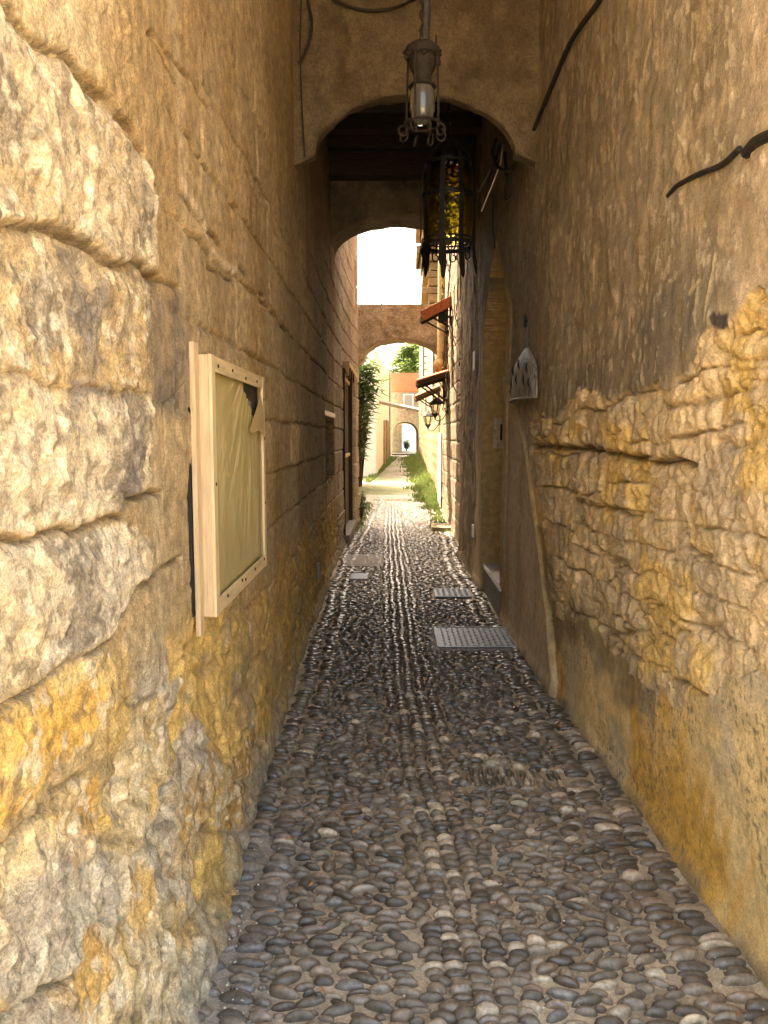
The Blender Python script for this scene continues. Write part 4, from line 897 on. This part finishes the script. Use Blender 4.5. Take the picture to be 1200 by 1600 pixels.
g1 = N(nt, 'ShaderNodeBsdfTranslucent'); L(mx2.outputs[2], g1.inputs['Color']); L(bp.outputs[0], g1.inputs['Normal'])
g2 = N(nt, 'ShaderNodeBsdfRefraction', IOR=1.25, Roughness=.12); L(mx2.outputs[2], g2.inputs['Color']); L(bp.outputs[0], g2.inputs['Normal'])
g3 = N(nt, 'ShaderNodeBsdfGlossy', Roughness=.1); L(bp.outputs[0], g3.inputs['Normal'])
s1 = N(nt, 'ShaderNodeMixShader', Fac=.65); L(g1.outputs[0], s1.inputs[1]); L(g2.outputs[0], s1.inputs[2]); s2 = N(nt, 'ShaderNodeMixShader', Fac=.02); L(s1.outputs[0], s2.inputs[1]); L(g3.outputs[0], s2.inputs[2]); L(s2.outputs[0], nt.nodes['Material Output'].inputs['Surface'])
mb = MB(); zm = (B+T)/2
mb.lathe([(rad*.91, B+.05), (rad*.93, zm*.9+.02), (rad*.90, zm+.10), (rad*.80, T-.13)], n=32); mb.build('glass_shade', m, ln, smooth=True)
def lr(z): return float(np.interp(z, [0, B-.05, B, zm, T-.1, T, T+.06], [rad*1.12, rad*.98, rad*.97, rad*.99, rad*.86, rad*.62, rad*.3]))
for zr, w_ in ((B, .030), (B+.04, .012), (zm+.01, .030), (T-.11, .022)):
    mb = MB(); r_ = lr(zr)-.004; mb.lathe([(r_-.006, zr-w_/2), (r_+.004, zr-w_/2), (r_+.004, zr+w_/2), (r_-.006, zr+w_/2), (r_-.006, zr-w_/2)], n=32); mb.build('hoop', M['iron'], ln)
nb_ = 9
for k in range(nb_):
    a = 2*math.pi*k/nb_+.25; ca, sa = math.cos(a), math.sin(a); zs_ = [0, .03, .10, B, B+.1, zm, T-.2, T-.1, T-.02, T+.05]; hwid = [.001, .011, .016, .013, .012, .012, .012, .012, .010, .006]; vs = []
    for z, w_ in zip(zs_, [q*1.6 for q in hwid]):
        r0 = lr(z)+.004
        for (dr, dt) in ((0, -w_), (0, w_), (.007, w_), (.007, -w_)): vs.append(((r0+dr)*ca-dt*sa, (r0+dr)*sa+dt*ca, z))
    fs = []
    for i in range(len(zs_)-1):
        for q in range(4): fs.append((i*4+q, i*4+(q+1) % 4, i*4+4+(q+1) % 4, i*4+4+q))
    MB().add(vs, fs).build('bar', M['iron'], ln)
    a2 = a+math.pi/nb_; pts = []
    for t in range(11):
        q = t/10*1.5*math.pi; rr = .028; u = rad*.98; s_ = rr*math.cos(q); z = B-.055-rr*math.sin(q); pts.append((u*math.cos(a2)-s_*math.sin(a2), u*math.sin(a2)+s_*math.cos(a2), z))
    MB().tube([(rad*.98*math.cos(a2)-.028*math.sin(a2), rad*.98*math.sin(a2)+.028*math.cos(a2), B-.005)]+pts, .006, 5).build('hook', M['iron'], ln)
mb = MB(); mb.lathe([(rad*.60, T-.02), (rad*.5, T+.02), (rad*.2, T+.09), (.02, T+.12), (.012, T+.16), (0, T+.16)], n=20); mb.build('crown', M['iron'], ln)
mb = MB(); zc = T+.15; k = 0
while zc < 4.66-ztip:
    mb.tube([((.016*math.cos(q) if k % 2 else 0), (0 if k % 2 else .016*math.cos(q)), zc+.03*math.sin(q)) for q in [2*math.pi*t/12 for t in range(12)]], .006, 5, closed=True); zc += .046; k += 1
mb.build('chain', M['iron'], ln)
tag(ln, 'large black iron cage lantern with amber glass and pointed bars, seen through the nearest arch', 'lantern')

# ------------------------------------------------------------------ awnings and wall lanterns by the daylight
def awning(Y, z, out, width, label, tilt=.42, tm='tile', tubes=True):
    xw = 1.0; root = empty('tiled_awning', (xw, Y, z)); nrow = max(3, int(width/.16))
    for k in range(nrow):
        y = -width/2+width*(k+.5)/nrow; mb = MB(); vs = []; n = 8
        for (x, zz) in ((.0, 0), (-out, -out*tilt)):
            for q in range(n+1):
                a = math.pi*q/n; vs.append((x, y-math.cos(a)*width/nrow*.52, zz+.045*math.sin(a)+.02))
        mb.add(vs, [(q, q+1, n+2+q, n+1+q) for q in range(n)]); mb.build('roof_tile', M[tm], root, solid=.014)
    L_ = math.hypot(out, out*tilt); mb = MB(); mb.box((-out/2, 0, -out*tilt/2-.012), (L_, width, .022), Euler((0, -math.atan(tilt), 0))); mb.build('boards', M['wood_dark'] if tm == 'tile' else M['pine2'], root)
    for s_ in (-1, 1):
        mb = MB(); y = s_*width*.42; e = .022
        mb.tube([(-.02, y, -.03), (-.02, y, -out*.95)], e, 4); mb.tube([(-.02, y, -out*.9), (-out*.82, y, -out*tilt*.82-.04)], e*.8, 4); mb.tube([(0, y, -.05), (-out*.95, y, -out*tilt-.04)], e, 4)
        mb.build('bracket', M['iron'] if tm == 'tile' and Y < 13.9 else M['wood_dark'], root)
    
    mb = MB(); fw_ = .16 if Y < 13.9 else .07; mb.box((-out/2, -width/2-.012, -out*tilt/2-fw_*.2), (L_, .022, fw_), Euler((0, -math.atan(tilt), 0))); mb.build('fascia', M['tile'] if Y < 13.9 else M['wood_dark'], root)
    tag(root, label, 'awning', 'tiled awnings on the right side of the lane'); return root
def awpos(px, py, Y): return ptY(px, py, Y)
awning(13.5, awpos(697, 474, 13.5).z, .50, .9, 'highest small terracotta tiled awning on iron brackets, on the right wall', .5)
awning(14.2, awpos(697, 586, 14.2).z, .55, 1.0, 'dark wooden bracketed awning on the right wall, just over the wall lanterns', .30)
o = awning(18.6, awpos(690, 606, 18.6).z, .62, 1.2, 'sunlit orange tiled awning beyond the flying arch', .42, 'tile2'); o.location.x = 1.17
def wall_lantern(px, py0, py1, Y, sc, label):
    top = ptY(px, py0, Y); bot = ptY(px, py1, Y); h = top.z-bot.z; root = empty('wall_lantern', (top.x, Y, bot.z)); r_ = h*.26
    n = 6
    mb = MB(); mb.lathe([(r_*.52, h*.30), (r_, h*.72)], n=n); m, nt, b = nodes('lantern_glass'); b.inputs['Base Color'].default_value = (.8, .76, .66, 1); b.inputs['Transmission Weight'].default_value = .85; b.inputs['Roughness'].default_value = .15; b.inputs['IOR'].default_value = 1.05
    mb.build('glass', m, root)
    for k in range(n):
        a = 2*math.pi*k/n; MB().tube([(r_*.54*math.cos(a), r_*.54*math.sin(a), h*.29), (r_*1.02*math.cos(a), r_*1.02*math.sin(a), h*.73)], h*.014, 4).build('frame_bar', M['iron'], root)
    mb = MB(); mb.lathe([(r_*1.25, h*.71), (r_*1.2, h*.74), (r_*.75, h*.86), (r_*.45, h*.90), (r_*.3, h*.95), (r_*.1, h*1.0), (0, h)], n=n); mb.build('roof', M['iron'], root)
    mb = MB(); mb.lathe([(0, 0), (r_*.12, h*.05), (r_*.2, h*.12), (r_*.6, h*.26), (r_*.62, h*.30), (0, h*.31)], n=n); mb.build('base', M['iron'], root)
    X = 1.0-top.x; pts = []
    for t in range(13): q = t/12; pts.append((X*q, 0, h*.02-h*.14*math.sin(q*math.pi)+h*.5*q*q))
    MB().tube(pts, h*.022, 6).build('arm', M['iron'], root, smooth=True); MB().box((X-.01, 0, h*.5), (.02, .10, .2)).build('back_plate', M['iron'], root)
    tag(root, label, 'lantern', 'black wall lanterns under the awnings'); return root
wall_lantern(680, 622, 656, 13.7, 1, 'larger black six-sided wall lantern under the dark wooden awning')
wall_lantern(669, 642, 672, 15.9, 1, 'black wall lantern slightly lower and behind the larger one')
# black floodlight
fl = empty('floodlight', (.96, 13.2, awpos(697, 497, 13.2).z)); MB().box((-.10, 0, 0), (.16, .18, .15), bev=.03).build('housing', M['iron'], fl); MB().tube([(-.02, 0, 0), (.03, 0, .06), (.05, 0, .12)], .015, 6).build('bracket', M['iron'], fl)
tag(fl, 'round black lamp housing beside the highest awning', 'floodlight')
# ochre drainpipe
p0 = ptY(690, 505, 14.7); p1 = ptY(689, 566, 14.7); mb = MB(); mb.tube([(.93, 14.7, 6.5), (.93, 14.7, p0.z), (.92, 14.7, p1.z+.1), (.90, 14.7, p1.z)], [.07, .07, .075, .09], 12)
mb.build('down_pipe', M['pipe'], smooth=True); dp = bpy.data.objects['down_pipe']; recentre(dp, (.93, 14.7, p1.z)); 
tag(dp, 'thick ochre drainpipe ending in a flared mouth beside the flying arch', 'drainpipe')
dp['category'] = 'pipe'; f = MB(); f.lathe([(.085, .05), (.13, -.02), (.12, -.12), (.06, -.20), (0, -.21)], n=14); o = f.build('mouth', M['pipe'], dp, smooth=True); o.location = (-.03, 0, 0)
# loose dry creepers and cables on the lit part of the right wall
rc = random.Random(31)
cr = empty('dry_creeper', (.98, 13.0, 1.2))
for k in range(26):
    y = rc.uniform(10.6, 14.9)-13; z = rc.uniform(.6, 3.6); pts = [(0, y, z)]
    for t in range(7): pts.append((-.02-.05*rc.random(), pts[-1][1]+rc.uniform(-.16, .16), pts[-1][2]+rc.uniform(-.02, .20)))
    MB().tube(pts, .008, 4).build('stem', M['wood_dark'], cr)
tag(cr, 'dry tangled creeper stems climbing the daylit end of the right wall', 'climbing plant')
cable([(.97, 10.6, 6.9), (.93, 11.6, 5.2), (.94, 12.6, 4.4), (.95, 13.6, 3.7), (.95, 14.4, 2.9)], .012, 'black cable strung down the daylit end of the right wall')
cable([(.97, 10.5, 2.6), (.95, 10.8, 3.5), (.96, 11.2, 4.6), (.95, 12.4, 6.2)], .012, 'second black cable climbing steeply on the daylit end of the right wall, nearer the passage')

# ------------------------------------------------------------------ courtyard beyond
def box_thing(name, c, s, mat, label, cat, rz=0, bev=0, parent=None):
    o = MB().box((0, 0, s[2]/2), s, bev=bev).build(name, M[mat], parent); o.location = c; o.rotation_euler = (0, 0, rz)
    if label: tag(o, label, cat)
    return o
gn = 120; gxs = np.linspace(-1, 1, gn); GX, GY = np.meshgrid(np.sign(gxs)*np.abs(gxs)**2*150, np.concatenate([np.linspace(-60, 12, 20), np.linspace(14, 90, 100), np.linspace(95, 260, 15)]))
gx, gy = GX.ravel(), GY.ravel(); gz = -.05+.02*fbm(gx*.3, gy*.3, 3, 801)+.045*((gy > 18.5) & (gy < 120))
gc = mix(np.tile(np.array([.19, .17, .135]), (len(gx), 1)), np.array([.12, .14, .06]), sstep(-.1, .5, fbm(gx*.9, gy*.35, 4, 803)+.5*sstep(.6, 1.3, np.abs(gx-.5-.01*gy)))*.8)
gc = mix(gc, np.array([.55, .45, .31]), (gy < 1)*1.0)  # paler unseen ground behind the camera, there to bounce light
co_ = np.stack([gx, gy, gz], 1); g = mesh_np('courtyard_ground', co_, grid_faces(*GX.shape), rough_stone('dusty_ground', None, var=.38, fine=9, bump=.6, bdist=.012, medium=1.6), None, gc); tag(g, kind='structure')
# right-hand building line
def ywall():
    a = Vector((1.06, 16.0)); b_ = Vector((2.05, 58.0)); L_ = (b_-a).length; ang = math.atan2(b_.y-a.y, b_.x-a.x)
    root = empty('sunlit_building', (a.x, a.y, 0), ang)
    n1, n2 = 260, 120; s, z = np.meshgrid(np.linspace(0, L_, n1), np.linspace(-.1, 9.2, n2)); s, z = s.ravel(), z.ravel()
    dv, du, bid = ashlar(s+.05*fbm(s, z, 3, 811), z+.04*fbm(s*2, z*2, 2, 812), .33, .6, 813); d = .03*fbm(s*.7, z*.7, 4, 815)+.02*fbm(s*4, z*1.2, 3, 816)-.03*np.exp(-(np.minimum(dv, du)/.03)**2)
    mesh_np('wall', np.stack([s, d, z], 1), grid_faces(n2, n1, flip=True), M['yellow'], root)
    MB().box((L_/2, -1.9, 4.6), (L_, 3.6, 9.2)).build('wall_core', M['yellow'], root)
    rq = random.Random(77)
    for k in range(14): pr = rq.uniform(.22, .58)+(.15 if k > 6 else 0); MB().box((3.2+rq.uniform(-.2, .2), pr/2-.05, 4.4+.19*k), (1.8, pr+.1, .15 if k % 2 else .18), bev=.02).build('toothed_course', M['yellow'], root)
    for k, (s_, z_) in enumerate([(6, 3.3), (16, 3.2), (27, 3.4)]): 
        MB().box((s_, .04, z_), (1.1, .06, 1.5)).build('shutter', M['shutter'], root)
    tag(root, 'long sunlit honey-coloured building along the right side of the lane', 'building')
    return root
yw = ywall()
box_thing('door_panel', (1.075, 16.9, .05), (.06, .9, 1.6), 'white', 'narrow pale door leaf at the near end of the sunlit building', 'door')
# far building with archway
def far_house():
    Yf = 62; xl = ptY(609, 600, Yf).x; xr = 2.6; zt_ = ptY(620, 583, Yf).z; zo = ptY(620, 612, Yf).z; root = empty('archway_house', ((xl+xr)/2, Yf, 0)); cx_ = (xl+xr)/2; root.location.x = cx_
    ax0 = ptY(613, 690, Yf).x; ax1 = ptY(654, 690, Yf).x; axc = (ax0+ax1)/2; hw = (ax1-ax0)/2; zsp = ptY(620, 677, Yf).z; rise = ptY(620, 659, Yf).z-zsp
    n = 30; ph = np.linspace(-math.pi/2, math.pi/2, n); vs = []; fs = []
    X = [xl]+list(axc+hw*np.sin(ph))+[xr]; Zb = [0]+list(zsp+rise*np.cos(ph))+[0]
    X = [xl, ax0, ax0]+list(axc+hw*np.sin(ph))[1:-1]+[ax1, ax1, xr]; Zb = [0, 0, zsp]+list(zsp+rise*np.cos(ph))[1:-1]+[zsp, 0, 0]
    m_ = len(X)
    for dy in (0, 7):
        for i in range(m_): vs += [(X[i]-cx_, dy, Zb[i]), (X[i]-cx_, dy, zo)]
    for i in range(m_-1):
        if abs(X[i+1]-X[i]) > 1e-6: fs += [(2*i, 2*i+2, 2*i+3, 2*i+1), (2*m_+2*i, 2*m_+2*i+1, 2*m_+2*i+3, 2*m_+2*i+2)]
        fs.append((2*i, 2*m_+2*i, 2*m_+2*i+2, 2*i+2)); fs.append((2*i+1, 2*i+3, 2*m_+2*i+3, 2*m_+2*i+1))
    fs += [(0, 1, 2*m_+1, 2*m_), (2*m_-2, 4*m_-2, 4*m_-1, 2*m_-1)]
    MB().add(vs, fs).build('wall', M['block'], root)
    MB().box((0, 3.5, (zo+zt_)/2+.01), (xr-xl+.06, 7.1, zt_-zo)).build('attic', M['orange'], root)
    wx = ptY(638, 628, Yf).x; wz = ptY(638, 628, Yf).z; w = MB().box((wx-cx_, -.05, wz), (.82, .12, 1.25)).build('window_frame', M['white'], root); MB().box((wx-cx_, -.13, wz), (.62, .05, 1.1)).build('shutter', M['shutter'], w)
    tag(root, 'far house over an archway, with an orange attic band and one grey shuttered window', 'house')
far_house()
box_thing('lane_wall', (.48, 76.5, 0), (.9, 13, 3.4), 'block', 'brown wall lining the left of the gap seen through the far archway', 'wall')
box_thing('shade_block', (-3.4, 20.6, 0), (3.0, 12.6, 6.6), 'block', 'plain unseen block added left of the lane to shade its ground', 'building')  # out-of-view block added to cast shadow on the lane
sw = box_thing('end_wall', (1.7, 92, 0), (9, .5, 2.9), 'white', 'white sunlit wall glimpsed through the far archway', 'wall')
gd = box_thing('green_door', (ptY(651, 690, 72).x+.35, 72, 0), (.9, .12, 2.4), 'green_door', 'tall dark green door leaf beyond the far archway', 'door'); 
for k in range(3): box_thing('panel', (0, -.08, .2+.72*k), (.7, .04, .6), 'green_door', None, None, parent=gd)
# white house left, receding
def white_house():
    a = Vector((-.62, 30)); b_ = Vector((-.14, 61)); L_ = (b_-a).length; ang = math.atan2(b_.y-a.y, b_.x-a.x); root = empty('white_house', (a.x, a.y, 0), ang)
    vs = [(0, 0, 0), (L_, 0, 0), (L_, 0, 6.2), (0, 0, 4.9), (0, 4, 0), (L_, 4, 0), (L_, 4, 6.2), (0, 4, 4.9)]
    MB().add(vs, [(0, 1, 2, 3), (4, 7, 6, 5), (0, 3, 7, 4), (1, 5, 6, 2), (3, 2, 6, 7)]).build('wall', M['white'], root)
    MB().box((19, -.04, 1.25), (5.5, .1, 2.5)).build('doorway_surround', M['yellow'], root); MB().box((12, -.05, 1.2), (1.6, .1, 2.4)).build('door', M['block'], root)
    MB().add([(L_*.86, -.03, 0), (L_, -.03, 0), (L_, -.03, 6.5), (L_*.86, -.03, 6.4)], [(0, 1, 2, 3)]).build('corner_strip', M['block'], root, solid=.1)
    tag(root, 'white rendered house on the left side of the lane with a rising roofline', 'house')
white_house()
bm_ = MB(); pA = ptY(596, 628, 34); pB = ptY(655, 641, 34); bm_.tube([pA-Vector((.3, 0, -.05)), pB], .10, 4); o = bm_.build('timber_strut', M['grey_pl']); recentre(o, pA); tag(o, 'grey timber strut slanting across the lane between the buildings', 'beam')
pA = ptY(570, 556, 33); pB = ptY(617, 582, 60); cable([tuple(pA), tuple((pA+pB)/2-Vector((0, 0, .1))), tuple(pB)], .02, 'overhead wire running from the flying arch to the far house', name='wire', cat='wire')
# scaffold ladder on the right building
sc = empty('ladder', (1.42, 30, ptY(668, 592, 30).z)); zz = ptY(668, 550, 30).z-sc.location.z
for x in (-.19, .19): MB().tube([(x, 0, 0), (x, .2, zz+.3)], .03, 6).build('rail', M['wood_dark'], sc)
for k in range(4): MB().tube([(-.19, .05*k, .1+zz*k/4), (.19, .05*k, .1+zz*k/4)], .022, 6).build('rung', M['wood_dark'], sc)
tag(sc, 'short wooden ladder hung high on the front of the sunlit building', 'ladder')
# plants
def leaf_mesh(name, pts, mat, parent=None, rs=None):
    """pts: list of (base, direction, length, width); folded lance leaves of 4 triangles"""
    rs = rs or random.Random(1); co = []; f = []
    for (p, d, l, w) in pts:
        d = d.normalized(); s = d.cross(Vector((rs.uniform(-.4, .4), rs.uniform(-.4, .4), 1))).normalized(); dn = Vector((0, 0, -1))
        i = len(co); co += [p, p+d*l*.45+s*w+dn*l*.03, p+d*l+dn*l*.25, p+d*l*.45-s*w+dn*l*.03]; f.append((i, i+1, i+2, i+3))
    return mesh_np(name, np.array([tuple(c) for c in co]), np.array(f), mat, parent, smooth=False)
def oleander(x, y, h, spread, seed, label, lean=.0, n=26, z0=0, ll=.17, name='oleander', grp=None, t0=3, lo_=.35):
    rs = random.Random(seed); root = empty(name, (x, y, z0)); st = MB(); lv = []
    for k in range(n):
        a = rs.random()*6.28; top = Vector((lean*h+math.cos(a)*spread*rs.random(), math.sin(a)*spread*rs.random(), h*rs.uniform(lo_, 1))); p0_ = Vector((math.cos(a)*.06, math.sin(a)*.06, 0)); P = []
        for t in range(9): q = t/8; P.append(p0_.lerp(top, q)+Vector((0, 0, h*.08*math.sin(q*3.1)))); 
        st.tube(P, [.014*(1-q/10) for q in range(9)], 5)
        for t in range(t0, 9):
            for w_ in range(7):
                b_ = rs.random()*6.28; p = P[t].lerp(P[t-1], rs.random()); lv.append((p, Vector((math.cos(b_), math.sin(b_), rs.uniform(-.35, .9))), ll*rs.uniform(.7, 1.25), ll*.11))
    st.build('stem', M['wood_dark'], root); o = leaf_mesh('foliage', lv, M['leaf'], root, rs); tag(root, label, 'plant', grp)
oleander(-1.12, 18.2, 3.5, .55, 3, 'tall dark oleander rising behind the left end of the flying arch', lean=.15, n=20, ll=.34, t0=6, lo_=.72)
oleander(-.62, 14.45, .62, .12, 6, 'small weed sprouting at the corner of the left wall', lean=.1, n=8, ll=.09, name='weed')
oleander(-1.0, 24, 5.6, .7, 9, 'lighter green shrub filling the gap left of the white house', n=40, ll=.3, name='tall_shrub')
oleander(2.6, 80, 1.2, .5, 14, 'small green plant standing beyond the far archway', n=18, ll=.25, name='potted_plant'); bpy.data.objects['potted_plant'].location.x = ptY(635, 690, 80).x
# trees
def tree(x, y, z0, cr, ch, seed, label, n=5200, leaf=.20):
    rs = random.Random(seed); root = empty('tree', (x, y, 0)); tr = MB(); tr.tube([(0, 0, 0), (.1, 0, z0*.4), (-.05, .1, z0*.8), (0, 0, z0+ch*.5)], [.34, .27, .2, .07], 8); lv = []; cl_ = []
    for k in range(34):
        a = rs.random()*6.28; e = rs.uniform(-.25, 1.5); rr = cr*rs.uniform(.35, .95); c_ = Vector((math.cos(a)*math.cos(e)*rr, math.sin(a)*math.cos(e)*rr, z0+ch*(.15+.75*max(0, math.sin(e))*rs.uniform(.6, 1)))); cl_.append((c_, cr*rs.uniform(.16, .34)))
        tr.tube([(0, 0, z0*.85), Vector((0, 0, z0*.9)).lerp(c_, .6)+Vector((0, 0, .2)), c_], [.09, .05, .02], 5)
    for k in range(n):
        c_, r_ = rs.choice(cl_); v = Vector((rs.gauss(0, 1), rs.gauss(0, 1), rs.gauss(0, .75))).normalized()*r_*rs.uniform(.35, 1.1); lv.append((c_+v, v+Vector((rs.gauss(0, r_), rs.gauss(0, r_), 0)), leaf*rs.uniform(.6, 1.3), leaf*.28))
    tr.build('trunk', M['wood_dark'], root); leaf_mesh('crown', lv, M['leaf2'], root, rs); tag(root, label, 'tree')
tree(2.9, 76, 7.4, 3.4, 3.6, 21, 'broad green tree rising behind the orange attic of the far house', n=20000, leaf=.34)
tree(-3.4, 46, 4.0, 2.5, 6.0, 22, 'pale green tree at the far left above the white house', n=4500)
# grass strips
def grass(name, fn, n, seed, label):
    rs = random.Random(seed); co = []; f = []
    for k in range(n):
        x, y, h = fn(rs); a = rs.random()*6.28; w = .012+.0006*y; lx, ly = rs.gauss(0, h*.3), rs.gauss(0, h*.3); i = len(co)
        co += [(x-math.cos(a)*w, y-math.sin(a)*w, -.02), (x+math.cos(a)*w, y+math.sin(a)*w, -.02), (x+lx+math.cos(a)*w*.2, y+ly, h), (x+lx-math.cos(a)*w*.2, y+ly, h)]; f.append((i, i+1, i+2, i+3))
    o = mesh_np(name, np.array(co), np.array(f), M['grass'], None, smooth=False); tag(o, label, 'grass', kind='stuff')
def g1_(rs):
    y = 16.6+rs.random()**1.3*38; xe = 1.06+(y-16)*.0236; wv = (.16+.006*(y-16))*(1+.3*math.sin(y*1.7)+.25*math.sin(y*4.1+1)); q = rs.random()**1.6
    return xe-.02-q*wv*1.6*(1+.9*max(0, rs.gauss(0, .5))), y, (.05+.20*(1-q)*rs.uniform(.5, 1.2))*(1+.01*y)*min(1, .25+(y-16.5)/4)
grass('grass', g1_, 26000, 41, 'bright green grass verge along the foot of the sunlit building')
def g2_(rs):
    y = rs.uniform(26, 56); return -.9+(y-26)*.01+rs.random()*(.1+(y-24)*.03), y, .05+.10*rs.random()
grass('grass', g2_, 1500, 42, 'thin grass along the left edge of the lane below the white house')
def g3_(rs):
    y = rs.uniform(12.5, 18); s_ = rs.random(); return (float(XR(min(y, 16)))-.03-abs(rs.gauss(0, .12)) if s_ < .7 else float(XL(min(y, 14)))+.02+abs(rs.gauss(0, .07))), y, .02+.05*rs.random()
grass('weeds', g3_, 1300, 43, 'sparse weeds along the wall bases at the mouth of the passage')
# ------------------------------------------------------------------ buildings left of the lane, out of sight but shading it
bx = box_thing('corner_building', (-3.2, 7.4, 0), (1.1, 13.0, 9.4), 'block', 'plain stone block backing the left wall', 'building')

# ------------------------------------------------------------------ light
w = bpy.data.worlds.new("World"); scene.world = w; w.use_nodes = True; nt = w.node_tree
sk = nt.nodes.new('ShaderNodeTexSky'); sk.sky_type = 'NISHITA'; sk.sun_disc = False
SE, SAZ = R(56), R(-38)       # azimuth measured from +Y towards +X
sk.sun_elevation = SE; sk.sun_rotation = SAZ; sk.dust_density = 6.0; sk.air_density = 1.0; sk.ozone_density = .6
bg = nt.nodes['Background']; nt.links.new(sk.outputs[0], bg.inputs['Color']); bg.inputs['Strength'].default_value = .15
sd_ = bpy.data.lights.new('sun', 'SUN'); sd_.energy = 2.0; sd_.angle = R(.5); sd_.color = (1, .93, .82); so = bpy.data.objects.new('sun', sd_); COL.objects.link(so)
dirv = Vector((math.sin(SAZ)*math.cos(SE), math.cos(SAZ)*math.cos(SE), math.sin(SE))); so.rotation_euler = dirv.to_track_quat('Z', 'Y').to_euler()
vs_ = scene.view_settings; vs_.view_transform = 'Standard'; vs_.look = 'None'; vs_.gamma = 1; vs_.exposure = 3.7
try: vs_.use_white_balance = True; vs_.white_balance_temperature = 8200; vs_.white_balance_tint = 10
except Exception as e: print(e)
scene.cycles.max_bounces = 10; scene.cycles.diffuse_bounces = 5; scene.cycles.transmission_bounces = 8
